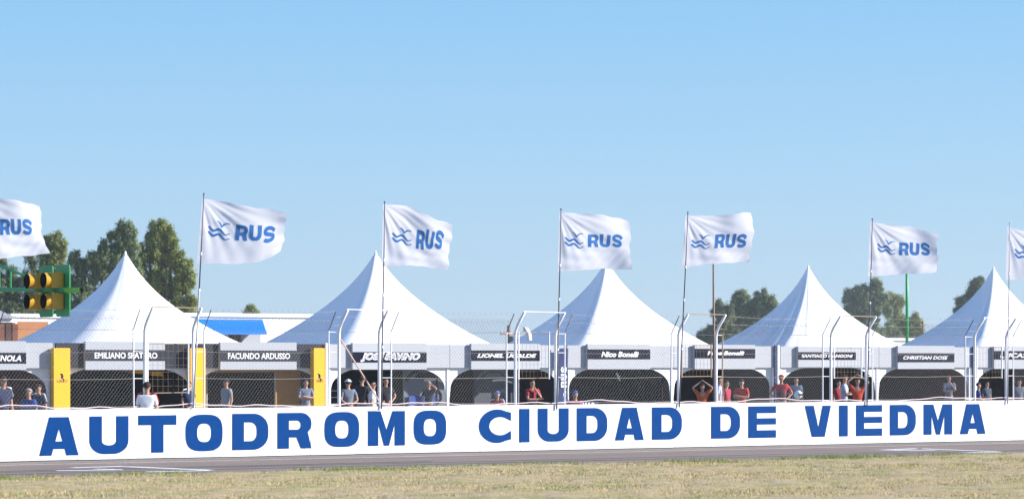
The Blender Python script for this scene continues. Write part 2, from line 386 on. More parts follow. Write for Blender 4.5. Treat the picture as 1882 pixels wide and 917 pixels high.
for k, (a, b, lab) in enumerate(spans):
    xa, xb = at(a, YF)[0], at(b, YF)[0]
    fe = tag(empty('chain_link_fence', ((xa+xb)/2, YF, 0)), lab, 'fence', 'chain-link fence sections on top of the pit wall')
    ox = -(xa+xb)/2
    m_ = MB(); chain(m_, xa+ox, xb+ox, H+.03, ZB+.52, 0)
    m2 = MB()
    m2.v = []
    bm_v = []
    # split the wires at the fold so that the overhang leans towards the track
    w1 = MB(); chain(w1, xa+ox, xb+ox, H+.03, ZB, 0); w2 = MB(); chain(w2, xa+ox, xb+ox, ZB, ZB+.46, 0)
    w2.v = [slant(p, ZB) for p in w2.v]
    w1.add(w2.v, w2.f)
    tag(w1.build('chain_link_mesh', M['wire'], fe), kind='stuff')
    for j, x in enumerate((xa+ox, xb+ox)):
        top = random.uniform(-.02, .02)
        MB().tube([(x+top, 0, 0), (x, 0, ZB+.01)], .019, 7).build('post', M['galv'] if not (k == 4 and j == 0) else M['rust'], fe)
        MB().tube([(x, 0, ZB), (x, -.33, ZB+.46)], .012, 6).build('arm', M['pole'] if (k, j) not in ((3, 0), (4, 0)) else M['rust'], fe)
    for z, r_, sag in ((1.235, .005, .006), (1.87, .006, .01), (2.49, .004, .012), (ZB, .007, .012)):
        n_ = 14
        MB().tube([(xa+ox+(xb-xa)*i/n_, -.012, z-sag*math.sin(PI*i/n_)*2+random.uniform(-.003, .003)) for i in range(n_+1)], r_, 4, False).build('tension_wire', M['wire'] if z < 2.9 else M['pole'], fe)
    for q_, zq in enumerate((ZB+.25, ZB+.46)):
        h_ = zq-ZB
        bw = MB().tube([(xa+ox+(xb-xa)*i/20, -h_*.72, zq-.025*math.sin(PI*i/20)*(1+q_)+random.uniform(-.008, .008)) for i in range(21)], .0045, 4, False)
        x = xa+ox
        while x < xb+ox:       # barbs
            bw.tube([(x, -h_*.72-.01, zq-.03), (x+.012, -h_*.72+.01, zq+.03)], .004, 3, False); x += .16
        bw.build('barbed_wire', M['wire'], fe)
gates = [(-25-100, -25, None, ''), (266, 355, (272, 347, 632, 722), 'gateway of two bent white posts over the second T and O of AUTODROMO'), (623, 697, None, 'gateway of bent white posts over the letters O and M, with a diagonal brace'), (947, 1021, (954, 1010, 611, 695), 'gateway of bent white posts over I and U, with a hanging framed grid'), (1247, 1316, (1254, 1308, 634, 692), 'gateway of bent white posts left of the word DE'), (1527, 1592, (1534, 1584, 640, 694), 'gateway of bent white posts over the letters I and E of VIEDMA'), (1791, 1849, (1796, 1842, 638, 694), 'rightmost gateway of bent white posts, over the last letter A')]
gates[0] = (-110, -25, None, 'unused')
def short(mb, a, b, z, dy=0): mb.tube([(a, -dy, z), (b, -dy, z+.01)], .008, 5)
for k, (a, b, pan, lab) in enumerate(gates):
    if k == 0: continue
    (xa, ta), (xb, tb) = at(a, YF), at(b, YF); cx = (xa+xb)/2; tm = (ta+tb)/2
    ge = tag(empty('fence_gateway', (cx, YF, 0)), lab, 'gateway', 'gateways of bent posts in the fence')
    hw = (xb-xa)/2
    for sg in (-1, 1):
        x = sg*hw
        pp = [(x, 0, 0), (x, 0, 2.0), (x, 0, 2.93), (x, -.03, 3.06), (x, -.12, 3.2), (x, -.40, 3.5)]
        MB().tube(pp, [.043, .040, .038, .038, .037, .034], 10).build('post', M['galv'], ge, True)
    MB().tube([(-hw-.02, -.39, 3.515), (hw+.03, -.39, 3.50)], .013, 6).build('top_pipe', M['rust'] if k in (1, 4, 5) else M['galv'], ge)
    sw = MB()
    thin = {1: (245, 375), 2: (604, 719), 3: (931, 1038), 4: (1234, 1328), 5: (1512, 1603), 6: (1774, 1862)}[k]
    for e, tx in zip((-hw, hw), thin):
        X2 = at(tx, YF)[0]-cx
        for z in (1.22, 1.87, 2.49, 2.97):
            MB().tube([(e, 0, z), (X2, 0, z+.005)], .009 if z > 1.5 else .012, 5).build('tie_bar', M['galv'], ge)
        for z, dy in ((3.13, .10), (3.32, .25)):
            MB().tube([(e-.05, -dy, z), (X2+.04, -dy-.02, z+.01)], .006, 4).build('tie_wire', M['wire'], ge)
    MB().tube([(-hw, -.0, 2.97), (hw, 0, 2.975)], .006, 4).build('tension_wire', M['pole'], ge)
    MB().tube([(-hw, -.26, 3.36), (0, -.25, 3.30), (hw, -.24, 3.20)], .004, 4).build('tension_wire', M['wire'], ge)
    if pan:
        p0, p1, y0, y1 = pan; u0, u1 = at(p0, YF)[0]-cx, at(p1, YF)[0]-cx; z1, z0 = zz(y0, tm), zz(y1, tm)
        for x in (u0, u1): MB().tube([(x, .02, z0-.02), (x, .02, z1+.02)], .021, 7).build('panel_upright', M['galv'] if k != 4 else M['rust'], ge)
        zt = min(z1, 2.72)
        for z in (z0, z1): MB().tube([(u0, .02, z), (u1, .02, z+.01)], .010, 6).build('panel_rail', M['rust'], ge)
        nx_ = 8; g_ = MB()
        for i in range(1, nx_): g_.tube([(u0+(u1-u0)*i/nx_, .02, z0), (u0+(u1-u0)*i/nx_, .02, zt)], .0032, 4, False)
        nz = max(4, int((zt-z0)/.15))
        for i in range(1, nz+1): g_.tube([(u0, .014, z0+(zt-z0)*i/nz), (u1, .014, z0+(zt-z0)*i/nz)], .0032, 4, False)
        tag(g_.build('welded_grid', mat('rusty_grid', (.20, .14, .09), .7, .2), ge), kind='stuff')
    if k == 2:
        MB().tube([(-hw+.03, -.03, 2.80), (hw-.05, -.05, 1.32)], .019, 7).build('brace', mat('pinkish_pole', (.55, .40, .35), .6), ge)
# sagging rope
rp = []
for i in range(0, 160):
    x = -10+i*13; X = at(x, .0)[0]
    yy = .05+.035*math.sin(x*.018+1)+.025*math.sin(x*.041)+.012*math.sin(x*.11)
    rp.append((X, .05+.02*math.sin(x*.05), H+.03+max(.014, yy)))
tag(MB().tube(rp, .013, 6).build('rope', M['rope'], None, True), 'pinkish white rope lying in slack waves along the top of the pit wall', 'rope')
dr = [(at(x, -.02)[0], -.02, z) for x, z in ((590, 1.165), (615, 1.11), (650, 1.075), (690, 1.085), (730, 1.15), (760, 1.20))]
tag(MB().tube(dr, .004, 5).build('cord', M['rope']), 'thin pink cord sagging over the face of the wall above O and M', 'cord')

# ------------------------------------------------------------------ flags and their poles
FL = [
 dict(top=(-66, 350), foot=(-36, 760), hoist=(365, 478), T=[(-64, 362), (0, 365), (40, 370), (75, 378)], B=[(-72, 480), (0, 476), (40, 471), (90, 465)], em=(-50, -10, 404, 438), tx=(0, 58, 403, 432), bulge=-6, pl='pole', lab='leftmost', tip=0, sl=(0,)),
 dict(top=(370, 357), foot=(351, 749), T=[(372, 365), (420, 372), (470, 383), (510, 386), (524, 391)], B=[(362, 484), (400, 484), (440, 485), (478, 482), (515, 462)], em=(388, 427, 406, 441), tx=(437, 508, 414, 442), bulge=4, pl='pole'),
 dict(top=(702, 372), foot=(696, 751), T=[(704, 375), (745, 378), (775, 390), (800, 402), (832, 414)], B=[(702, 490), (740, 488), (775, 489), (800, 492), (822, 497)], em=(723, 760, 418, 450), tx=(769, 818, 424, 458), bulge=0, pl='dark'),
 dict(top=(1026, 385), foot=(1018, 752), T=[(1028, 390), (1060, 392), (1105, 395), (1140, 401), (1157, 406)], B=[(1025, 499), (1060, 497), (1110, 494), (1160, 495)], em=(1040, 1073, 426, 457), tx=(1081, 1143, 431, 454), bulge=0, pl='dark'),
 dict(top=(1259, 391), foot=(1243, 748), T=[(1260, 396), (1300, 397), (1345, 394), (1382, 391)], B=[(1253, 495), (1290, 487), (1330, 483), (1375, 482)], em=(1275, 1308, 430, 458), tx=(1317, 1372, 430, 455), bulge=5, pl='dark'),
 dict(top=(1598, 403), foot=(1588, 745), T=[(1599, 407), (1640, 414), (1680, 418), (1723, 431)], B=[(1595, 508), (1640, 505), (1680, 503), (1722, 500)], em=(1615, 1647, 440, 468), tx=(1654, 1710, 446, 469), bulge=0, pl='dark'),
 dict(top=(1850, 411), foot=(1846, 742), T=[(1851, 416), (1890, 428), (1930, 436), (1975, 442)], B=[(1848, 515), (1890, 511), (1930, 508), (1972, 506)], em=(1867, 1898, 450, 480), tx=(1906, 1960, 452, 476), bulge=0, pl='grey'),
]
plab = ['leftmost flagpole, out past the left edge, leaning', 'dark grey leaning flagpole just left of the blue roof panel', 'black flagpole crossing the front of the second large white tent', 'dark flagpole beside the LIONEL UGALDE bay and the narrow RUS banner', 'slanting flagpole between the Nico Bonelli and Pepe Bonelli signs', 'dark flagpole crossing the trees left of the green pole', 'pale grey flagpole at the right edge of the photo']
flab = ['white RUS flag cut off by the left edge, above the traffic lights', 'largest fully visible white RUS flag, right of the two leafy trees', 'rumpled white RUS flag with its S folded, beside the second tent peak', 'white RUS flag hiding the peak of the third tent', 'white RUS flag with its lower right corner curled up, above a brown pole', 'white RUS flag above the green pole and the right-hand trees', 'white RUS flag cut off by the right edge']
def wavelet(x0, y0):    # one wave stripe of the emblem
    return None
EMB = []
for dy in (0.0, -.26):
    ps = [(.0+i/24, .62+dy-.50*(i/24)*.62+.085*math.sin(i/24*2*PI*1.75+2.4)) for i in range(25)]
    ps[0:0] = []
    EMB.append(ribbon(ps, [.05+.07*math.sin(PI*min(1, i/24+.15)) for i in range(25)]))
EMB.append(ribbon([(.38, 1.0), (.48, .92), (.56, .80), (.61, .68), (.67, .78), (.78, .88), (.90, .90), (.98, .86)], [.02, .06, .075, .09, .085, .07, .05, .02]))
for k, F in enumerate(FL):
    Yp = .10 if k else .1
    (Xf, tf) = at(F['foot'][0], Yp-.02); (Xt, tt) = at(F['top'][0], Yp-.02)
    zt = zz(F['top'][1], tt)
    zf = zz(F['foot'][1], tf)
    pm_ = {'pole': M['pole'], 'dark': M['pole'], 'grey': M['polel']}[F['pl']]
    po = tag(empty('flagpole', (Xf, Yp-.14, 0)), plab[k], 'flagpole', 'flagpoles tied to the fence posts')
    yb = -.06
    P0 = Vector((0, 0, max(zf, .9))); P1 = Vector((Xt-Xf, 0, zt))
    mid = P0.lerp(P1, .55)
    MB().tube([P0, mid], [.020, .019], 8).build('lower_tube', pm_ if k != 1 else M['polel'], po, True)
    MB().tube([mid, P0.lerp(P1, .8)+Vector((.006, 0, 0)), P1], [.016, .014, .012], 8).build('upper_tube', pm_, po, True)
    MB().ball(P1, .024, 8, 6).build('cap', pm_, po)
    for fz in (.3, .55, .72): 
        c = P0.lerp(P1, fz); MB().tube([c-Vector((0, 0, .03)), c+Vector((0, 0, .03))], .026, 8).build('tie', M['ltr'], po)
    t0 = tt
    T, B = F['T'], F['B']
    g = random.Random(20+k); ph = [g.uniform(0, 6) for _ in range(6)]
    def S(u, v, T=T, B=B, t0=t0, ph=ph, F=F, off=0.):
        xt = T[0][0]+(T[-1][0]-T[0][0])*u; xb = B[0][0]+(B[-1][0]-B[0][0])*u
        yt = np.interp(xt, [p[0] for p in T], [p[1] for p in T]); yb_ = np.interp(xb, [p[0] for p in B], [p[1] for p in B])
        x = xt+(xb-xt)*v+F['bulge']*math.sin(PI*v)*u**2; y = yt+(yb_-yt)*v
        e = u**3
        x += e*(1.5*math.sin(v*9+ph[0])+1.0*math.sin(v*23+ph[1])); 
        y += (1.1*math.sin(u*11+ph[2])*u+.8*math.sin(u*27+ph[3])*u)*(abs(v-.5)*2)**2
        # depth: big waves, slanting creases from the upper hoist corner
        an = math.atan2(v*.8+.02, u+.02)
        rr = math.hypot(u, v*.8)
        d = .085*u*math.sin(4.6*u+1.8*v+ph[4])+.035*u*math.sin(9.5*u-4.5*v+ph[0])
        cr = math.sin(an*13+ph[1]+1.6*rr)+.6*math.sin(an*29+ph[2]-3*rr)
        d += .012*cr*min(1, rr*3.0)*max(0, 1.2-rr)
        wob = math.sin(3.1*u+5*v+ph[3])
        d += .012*math.sin(13*u+9*v+2.5*wob+ph[5])*u*max(0, wob)+.008*math.sin(23*v-12*u+3*wob+ph[3])*v*max(0, -wob+.2)
        d += .006*math.sin(37*u+19*v+4*wob)*u*v
        return atd(x, y, t0+d+.75*u+off)
    NU, NV = 72, 44
    vs = [S(i/NU, j/NV) for j in range(NV+1) for i in range(NU+1)]
    fs = [(j*(NU+1)+i, j*(NU+1)+i+1, (j+1)*(NU+1)+i+1, (j+1)*(NU+1)+i) for j in range(NV) for i in range(NU)]
    org = vs[0].copy()
    fo = tag(MB().add([p-org for p in vs], fs).build('flag', M['flag'], None, True, org), flab[k], 'flag', 'white RUS flags along the fence')
    sp = [lp for lp in [T, B]]
    def place(loops, bx, name, sub=.03):
        x0, x1, y0, y1 = bx
        v, f = glyph_mesh(loops, None, sub=sub if sub else 0)
        out = []
        for p in v:
            px = x0+p[0]*(x1-x0); 
            # flag coordinates of that pixel, text rows run parallel to the cloth's own rows
            u = (px-T[0][0])/((T[-1][0]-T[0][0]))
            cx = (F['em'][0]+F['tx'][1])/2; uc = (cx-T[0][0])/(T[-1][0]-T[0][0])
            yt = np.interp(cx, [q[0] for q in T], [q[1] for q in T]); yb_ = np.interp(cx, [q[0] for q in B], [q[1] for q in B])
            py = y1-p[1]*(y1-y0); vv = (py-yt)/(yb_-yt)
            out.append(S(u, vv, off=-.006)-org)
        return MB().add(out, f).build(name, M['flagblue'], fo)
    # rows measured at the flag's middle: correct emblem/text heights to cloth coordinates
    cxm = (F['em'][0]+F['tx'][1])/2
    def rowfix(bx):
        c = (bx[0]+bx[1])/2
        f_ = lambda x, P_: np.interp(x, [q[0] for q in P_], [q[1] for q in P_])
        vt = (bx[2]-f_(c, T))/(f_(c, B)-f_(c, T)); vb = (bx[3]-f_(c, T))/(f_(c, B)-f_(c, T))
        a, b = f_(cxm, T), f_(cxm, B)
        return (bx[0], bx[1], a+vt*(b-a), a+vb*(b-a))
    e4 = rowfix(F['em'])
    for lp in EMB: place([lp], e4, 'emblem_stroke', .12)
    t4 = F['tx']; wq = (t4[1]-t4[0])
    for ch, (a, b) in zip('RUS', ((0, .31), (.345, .655), (.69, 1.0))):
        place(GL[ch], rowfix((t4[0]+a*wq, t4[0]+b*wq, t4[2], t4[3])), 'printed_letter', .12)

# ------------------------------------------------------------------ pagoda tents with their bays and signs
YT = 27.6
def tent(px0, px1, k, lab, fcol='fascia', lining=None, hard=0., fold=1., dep=0., dh=0.):
    x0, x1 = at(px0, YT)[0], at(px1, YT)[0]; W = x1-x0; cx = (x0+x1)/2; h = W/2
    o = tag(empty('pagoda_tent', (cx, YT+h-dep, 0)), lab, 'tent', 'white pagoda tents of the pit boxes')
    o.scale = (1, (h-dep)/h, 1)     # some tents are less deep than wide
    ZE, HT = 2.30, 4.02+dh
    g = random.Random(k); ph = [g.uniform(0, 6.28) for _ in range(8)]
    NA, NR = 144, 44; vs = []; fs = []
    hh = h-.12
    for j in range(NR+1):
        r = .018+(1-.018)*(j/NR)**1.15; p = 2.15+hard*1.6+(9+4*hard)*r**(2.0-hard)
        for i in range(NA):
            a = 2*PI*i/NA; c, s_ = math.cos(a), math.sin(a)
            rad = 1/((abs(c)**p+abs(s_)**p)**(1/p))*r*hh
            x, y = c*rad, s_*rad
            z = ZE+HT*((1-r)**(1.55+.85*math.exp(-3.2*r)))
            # sag between the corners, plus tension folds running from the peak and the corners
            mid = abs(math.cos(2*a)); z -= (.10+.34*hard)*mid*r*(1-r)*1.2
            e_ = r*(1-r)*2.2
            z += fold*.034*math.sin(a*24+ph[0]+2.5*r+math.sin(a*3+ph[5]))*e_*(.55+.45*math.sin(a*3+ph[1]))
            z += fold*.036*math.sin(a*61+ph[2]+2.4*math.sin(a*5)+4*r)*r**1.3*(1-r)*3.0*max(0, .35+.65*math.sin(a*2+ph[3]))
            z += fold*.018*math.sin(a*103+ph[6]+3*math.sin(a*7))*r**2*(1-r)*4
            z += .045*math.sin(a*6+ph[4]+r*5)*r*(1-r)
            vs.append((x, y, z))
    fs = [(j*NA+i, (j+1)*NA+i, (j+1)*NA+(i+1) % NA, j*NA+(i+1) % NA) for j in range(NR) for i in range(NA)]
    fs.append(tuple(range(NA)))
    MB().add(vs, fs).build('roof', M['pvc'], o, True)
    MB().tube([(0, 0, ZE+HT-.34), (0, 0, ZE+HT-.16), (0, 0, ZE+HT+.02)], [.105, .075, .025], 14).build('peak_cap', M['pvc'], o, True)
    # eave valance on the three hidden sides
    v = MB(); v.box(-h+.05, h-.05, h-.14, h-.10, 2.02, ZE+.03); v.box(-h+.05, -h+.09, -h+.1, h-.1, 2.02, ZE+.03); v.box(h-.09, h-.05, -h+.1, h-.1, 2.02, ZE+.03)
    v.build('valance', M['pvc'], o)
    # eave beam, legs, mast
    MB().tube([(0, 0, 2.35), (0, 0, ZE+HT-.1)], .04, 8).build('mast', M['polel'], o)
    for sx in (-1, 1):
        for sy in (-1, 1): MB().box(sx*(h-.10)-.045, sx*(h-.10)+.045, sy*(h-.10)-.045, sy*(h-.10)+.045, 0, ZE-.02).build('leg', M['galv'], o)
    MB().box(-.05, .05, -h+.05, -h+.15, 0, 2.1).build('leg', M['galv'], o)
    # walls
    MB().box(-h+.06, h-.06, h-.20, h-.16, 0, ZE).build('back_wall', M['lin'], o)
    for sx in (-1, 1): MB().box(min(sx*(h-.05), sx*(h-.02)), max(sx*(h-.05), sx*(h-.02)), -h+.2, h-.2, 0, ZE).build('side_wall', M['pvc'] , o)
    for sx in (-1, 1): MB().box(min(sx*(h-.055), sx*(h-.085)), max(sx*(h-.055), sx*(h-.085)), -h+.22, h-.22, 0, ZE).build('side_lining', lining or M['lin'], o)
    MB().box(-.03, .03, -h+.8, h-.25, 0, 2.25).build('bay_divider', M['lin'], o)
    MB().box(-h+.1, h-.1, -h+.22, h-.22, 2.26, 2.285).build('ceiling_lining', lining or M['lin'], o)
    # arched cloth over each bay
    for sx in (-1, 1):
        a, b = (-h+.07, -.02) if sx < 0 else (.02, h-.07)
        rx, rz = 1.35, .72; zt, zb = 2.06, 1.34
        pts = [(a, 2.28), (b, 2.28), (b, .9), (b-.05, .9), (b-.10, zb)]+[(b-.10-rx+rx*math.cos(R(t)), zb+rz*math.sin(R(t))) for t in range(9, 91, 9)]
        pts += [(a+.10+rx-rx*math.cos(R(t)), zb+rz*math.sin(R(t))) for t in range(90, 0, -9)]+[(a+.10, zb), (a+.05, .9), (a, .9)]
        plate('arched_valance', pts, -h+.09, -h+.115, M['pvc'], o)
    # fascia boards in two halves
    for a, b in ((-h+.01, -.01), (.01, h-.01)):
        MB().box(a, b, -h-.06, -h+.04, 2.08, 2.91).build('fascia_board', M[fcol], o)
    return o, h, cx
TN = [(-420, 96, 'pagoda tent at the left edge, only its grey front board showing', 'fascia'), (101, 598, 'leftmost full white pagoda tent, with charcoal front board and yellow columns', 'fascia'),
 (603, 1035, 'second white pagoda tent, over the JOSE SAVINO and LIONEL UGALDE bays', 'fascia'), (1041, 1423, 'third white pagoda tent, its peak hidden behind a flag', 'fascia'), (1433, 1786, 'fourth white pagoda tent, with many folds on its shaded side', 'fascia'), (1793, 2125, 'rightmost white pagoda tent, cut off by the right edge', 'fascia')]
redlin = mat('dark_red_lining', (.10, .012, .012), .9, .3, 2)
tents = []
for k, (a, b, lab, fc) in enumerate(TN):
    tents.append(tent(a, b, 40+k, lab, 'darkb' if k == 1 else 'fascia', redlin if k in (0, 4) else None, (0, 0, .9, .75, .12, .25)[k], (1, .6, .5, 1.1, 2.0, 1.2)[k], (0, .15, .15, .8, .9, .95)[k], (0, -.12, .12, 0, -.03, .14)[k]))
def bays(k):
    o, h, cx = tents[k]; return (cx-h, cx), (cx, cx+h)
# name signs: raised box with a dark band
SG = [(-110, 48, 648, 668, 'MARTIN SPAGNOLA', -90, 39, 'name sign ending GNOLA at the left edge', .25, .03),
 (157, 303, 643, 663, 'EMILIANO SPATARO', 174, 289, 'name sign reading EMILIANO SPATARO', 0, .026),
 (405, 545, 644, 664, 'FACUNDO ARDUSSO', 419, 533, 'name sign reading FACUNDO ARDUSSO', 0, .026),
 (648, 784, 647, 666, 'JOSE SAVINO', 664, 771, 'name sign reading JOSE SAVINO', .3, .035),
 (866, 992, 644, 663, 'LIONEL UGALDE', 877, 986, 'name sign reading LIONEL UGALDE', .3, .04),
 (1080, 1195, 642, 660, 'Nico Bonelli', 1105, 1174, 'name sign reading Nico Bonelli', .25, .04),
 (1277, 1388, 641, 658.5, 'Pepe Bonelli', 1300, 1368, 'name sign reading Pepe Bonelli', .25, .04),
 (1467, 1573, 647, 661, 'SANTIAGO MANGONI', 1473, 1567, 'name sign reading SANTIAGO MANGONI', .2, .03),
 (1650, 1754, 649, 665.5, 'CHRISTIAN DOSE', 1660, 1742, 'name sign reading CHRISTIAN DOSE', .3, .026),
 (1827, 1935, 645, 660.5, 'LUCAS', 1838, 1888, 'name sign starting LUCAS at the right edge', .2, .015)]
for i, (a, b, y0, y1, body, ta_, tb_, lab, sh, bo) in enumerate(SG):
    yb = YT-.06-.14
    xa, t1 = at(a, yb); xb, t2 = at(b, yb); t = (t1+t2)/2; c = (xa+xb)/2
    z1, z0 = zz(y0, t), zz(y1, t)
    s_ = tag(empty('name_sign', (c, yb, 0)), lab+' over its pit bay', 'sign', 'driver name signs over the pit bays')
    flush = i == 7
    zt, zb = (2.96, 2.02) if not flush else (2.90, 2.09)
    MB().box(xa-c, xb-c, .012, .135, zb, zt).build('sign_box', M['fascia'], s_)
    MB().box(xa-c-.004, xb-c+.004, 0, .011, z0, z1).build('dark_band', M['band'] if i not in (1, 2) else M['darkb'], s_)
    if True:
        MB().box(xa-c, xb-c, -.006, .012, zb, z0-.004).build('trim_board', M['fascia'], s_)
        MB().box(xa-c, xb-c, -.006, .012, z1+.004, zt).build('trim_board', M['fascia'], s_)
    X0, X1 = at(ta_, yb)[0]-c, at(tb_, yb)[0]-c; hz = (z1-z0)
    if i == 3:   # outlined italic letters
        text_part(body, X0-.03, X1+.03, z0+hz*.06, z1-hz*.06, -.004, M['ltr'], s_, sh, .085, 'letter_outline')
        text_part(body, X0+.03, X1-.03, z0+hz*.18, z1-hz*.18, -.007, mat('grey_lettering', (.30, .30, .36), .5), s_, sh, .03)
    else: text_part(body, X0, X1, z0+hz*(.22 if i not in (4, 7, 8) else .31), z1-hz*(.22 if i not in (4, 7, 8) else .30), -.004, M['ltr'], s_, sh, bo)
# yellow columns
def column(a, b, top, k, logo=True):
    yb = YT-.34; xa, t = at(a, yb); xb, _ = at(b, yb); c = (xa+xb)/2
    lab = ['yellow column with a small black logo, left of the EMILIANO SPATARO bay', 'plain yellow column between the SPATARO and ARDUSSO bays', 'yellow column with a small black logo, right of the ARDUSSO bay'][k]
    o = tag(empty('yellow_column', (c, yb, 0)), lab, 'column', 'yellow columns beside the charcoal tent front')
    zt = zz(top, t); hw = (xb-xa)/2
    MB().box(-hw, hw, 0, .24, .0, zt).build('column_box', M['yel'], o)
    MB().box(-hw+.01, hw-.01, .01, .23, zt, zt+.012).build('column_cap', M['yel'], o)
    if logo:
        bl = M['band']; z = zz(692, t); s_ = hw*.55
        plate('logo_figure', [(-.08, .12), (.0, .13), (.06, .04), (.03, .0), (.10, -.10), (.05, -.16), (.01, -.05), (-.05, -.02), (-.03, .05)], -.004, -.001, bl, o).location = (0, 0, z-.02)
        z2 = zz(697.5, t)
        q = plate('logo_frame', [sup(-s_*1.15, s_*1.15, -.045, .045, 6, 28), sup(-s_*1.05, s_*1.05, -.032, .032, 6, 28)], -.004, -.001, bl, o); q.location = (0, 0, z2-.04)
        text_part('ELF', -s_*.6, s_*.6, z2-.06, z2-.02, -.004, bl, o, 0, .02)
        o.children[-1].name = 'logo_letters'
column(99, 129, 640, 0); column(350, 378, 640, 1, False); column(577, 597, 640, 2)

# RUS banner between tents 2 and 3, striped gap boards
def vbanner(a, b, y0, y1, k):
    yb = YT-.25; xa, t = at(a, yb); xb, _ = at(b, yb); c = (xa+xb)/2; z1 = zz(y0, t); hw = (xb-xa)/2
    lab = 'narrow navy banner with RUS written upwards, between the UGALDE and Nico Bonelli bays'
    o = tag(empty('vertical_banner', (c, yb, 0)), lab, 'banner')
    mb = MB(); n = 24
    vs = [(x, .012*math.sin(i*.7+x*3), z1*(i/n)) for i in range(n+1) for x in (-hw, hw)]
    mb.add(vs, [(2*i, 2*i+1, 2*i+3, 2*i+2) for i in range(n)]).build('cloth', M['navy'], o, True)
    MB().tube([(-hw-.02, .03, 0), (-hw-.02, .03, z1+.05)], .02, 6).build('banner_pole', M['galv'], o)
    for j, (ch, z) in enumerate(zip('RUS', (1.35, 1.62, 1.89))):
        v, f = glyph_mesh(GL[ch], None)
        MB().add([(-hw*.6+(1-p[1])*hw*1.2, -.02, z+p[0]*.23) for p in v], f).build('printed_letter', M['ltr'], o)
    v, f = glyph_mesh([EMB[0]], None); MB().add([(-hw*.5+(1-p[1])*hw, -.02, 1.02+p[0]*.2) for p in v], f).build('emblem_stroke', M['ltr'], o)
    v, f = glyph_mesh([EMB[1]], None); MB().add([(-hw*.5+(1-p[1])*hw, -.02, 1.02+p[0]*.2) for p in v], f).build('emblem_stroke', M['ltr'], o)
vbanner(1027, 1044, 640, 740, 0)
def gappost(px, k, lab, m_):
    yb = YT-.1; X, t = at(px, yb)
    o = tag(empty('support_post', (X, yb, 0)), lab, 'post', 'posts standing between neighbouring tents')
    MB().box(-.05, .05, -.04, .04, 0, 2.95).build('shaft', m_, o); MB().box(-.09, .09, -.08, .08, 0, .02).build('foot_plate', m_, o)
gappost(1425, 0, 'dark navy post between the Pepe Bonelli and SANTIAGO MANGONI bays', M['navy'])
gappost(1430, 1, 'white post just right of the navy post, left of the MANGONI bay', M['galv'])
gappost(600, 2, 'white post between the yellow column and the JOSE SAVINO bay', M['galv'])
gappost(1789, 3, 'dark navy post right of the CHRISTIAN DOSE bay', M['navy'])

# ------------------------------------------------------------------ things inside the bays
def panel_thing(name, a, b, y0, y1, Y, m, lab, cat, extra=None, frame=None):
    xa, t = at(a, Y); xb, _ = at(b, Y); c = (xa+xb)/2; hw = (xb-xa)/2
    z1 = zz(y0, t); z0 = max(0, zz(y1, t))
    o = tag(empty(name, (c, Y, 0)), lab, cat)
    MB().box(-hw, hw, 0, .03, z0, z1).build('board', m, o)
    for x in (-hw+.03, hw-.03): MB().box(x-.02, x+.02, .035, .07, 0, z1-.02).build('upright', frame or M['polel'], o)
    return o, hw, z0, z1, t
greyp = mat('grey_print', (.115, .135, .175), .6, .12, 2)
def car_print(o, hw, z1, s, dark, light):
    cz = z1-.42
    plate('printed_roof', ribbon([(-.95*s, cz-.12), (-.7*s, cz+.1), (-.35*s, cz+.27), (0, cz+.3), (.4*s, cz+.22), (.75*s, cz+.02), (1.0*s, cz-.12)], .11), -.006, -.001, dark, o)
    plate('printed_window', [(-.6*s, cz-.05), (-.35*s, cz+.16), (.3*s, cz+.14), (.55*s, cz-.06)], -.008, -.001, dark, o)
    plate('printed_stripe', ribbon([(-.1*s, cz-.12), (.45*s, cz-.10), (.95*s, cz-.2)], .07), -.011, -.009, light, o)
    plate('printed_wheel', [sup(.15*s, .75*s, cz-1.0, cz-.45, 2.2, 24), sup(.28*s, .62*s, cz-.88, cz-.57, 2.2, 24)], -.006, -.001, dark, o)
o, hw, z0, z1, t = panel_thing('printed_backdrop', 742, 824, 671, 790, YT+.8, greyp, 'grey backdrop printed with a dark car outline under the JOSE SAVINO sign', 'backdrop')
car_print(o, hw, z1, hw/1.05, M['band'], M['ltr'])
o, hw, z0, z1, t = panel_thing('printed_backdrop', 872, 945, 672, 790, YT+1.2, mat('dark_grey_print', (.035, .04, .06), .6), 'dark backdrop printed with a grey car roof under the LIONEL UGALDE sign', 'backdrop')
car_print(o, hw, z1, hw/1.05, greyp, M['ltr'])
panel_thing('partition_panel', 506, 552, 672, 790, YT+1.1, mat('ochre_panel', (.50, .23, .03), .7, .2), 'ochre partition panel at the right inside the FACUNDO ARDUSSO bay', 'partition')
panel_thing('partition_panel', 552, 574, 676, 790, YT+2.4, greyp, 'blue-grey partition beside the ochre panel in the ARDUSSO bay', 'partition')
panel_thing('partition_panel', 380, 508, 672, 684, YT+.9, mat('ochre_panel', (.3, .15, .03)), 'ochre strip board hung high inside the ARDUSSO bay', 'board')
o, hw, z0, z1, t = panel_thing('printed_backdrop', 946, 1018, 676, 790, YT+3.0, M['navy'], 'navy backdrop behind the person with folded arms under the UGALDE sign', 'backdrop')
for i, (px, w_) in enumerate(((950, .25), (961, .22), (991, .22), (1006, .25))):
    X = at(px, YT+2.8)[0]; zt_ = 1.62
    tag(plate('hanging_jacket', [(-w_, .0), (-w_*.8, -.5), (-w_*.75, -.9), (w_*.75, -.9), (w_*.8, -.5), (w_, 0), (w_*.4, .12), (-w_*.4, .12)], 0, .09, mat('grey_cloth', (.20, .20, .24), .9, .3, 6)), ['grey jacket hanging far left on the navy backdrop', 'grey jacket hanging just left of the person with folded arms', 'grey jacket hanging just right of the person with folded arms', 'grey jacket hanging far right on the navy backdrop'][i], 'jacket', 'grey jackets hung on the navy backdrop').location = (X, YT+2.8, zt_-.05)
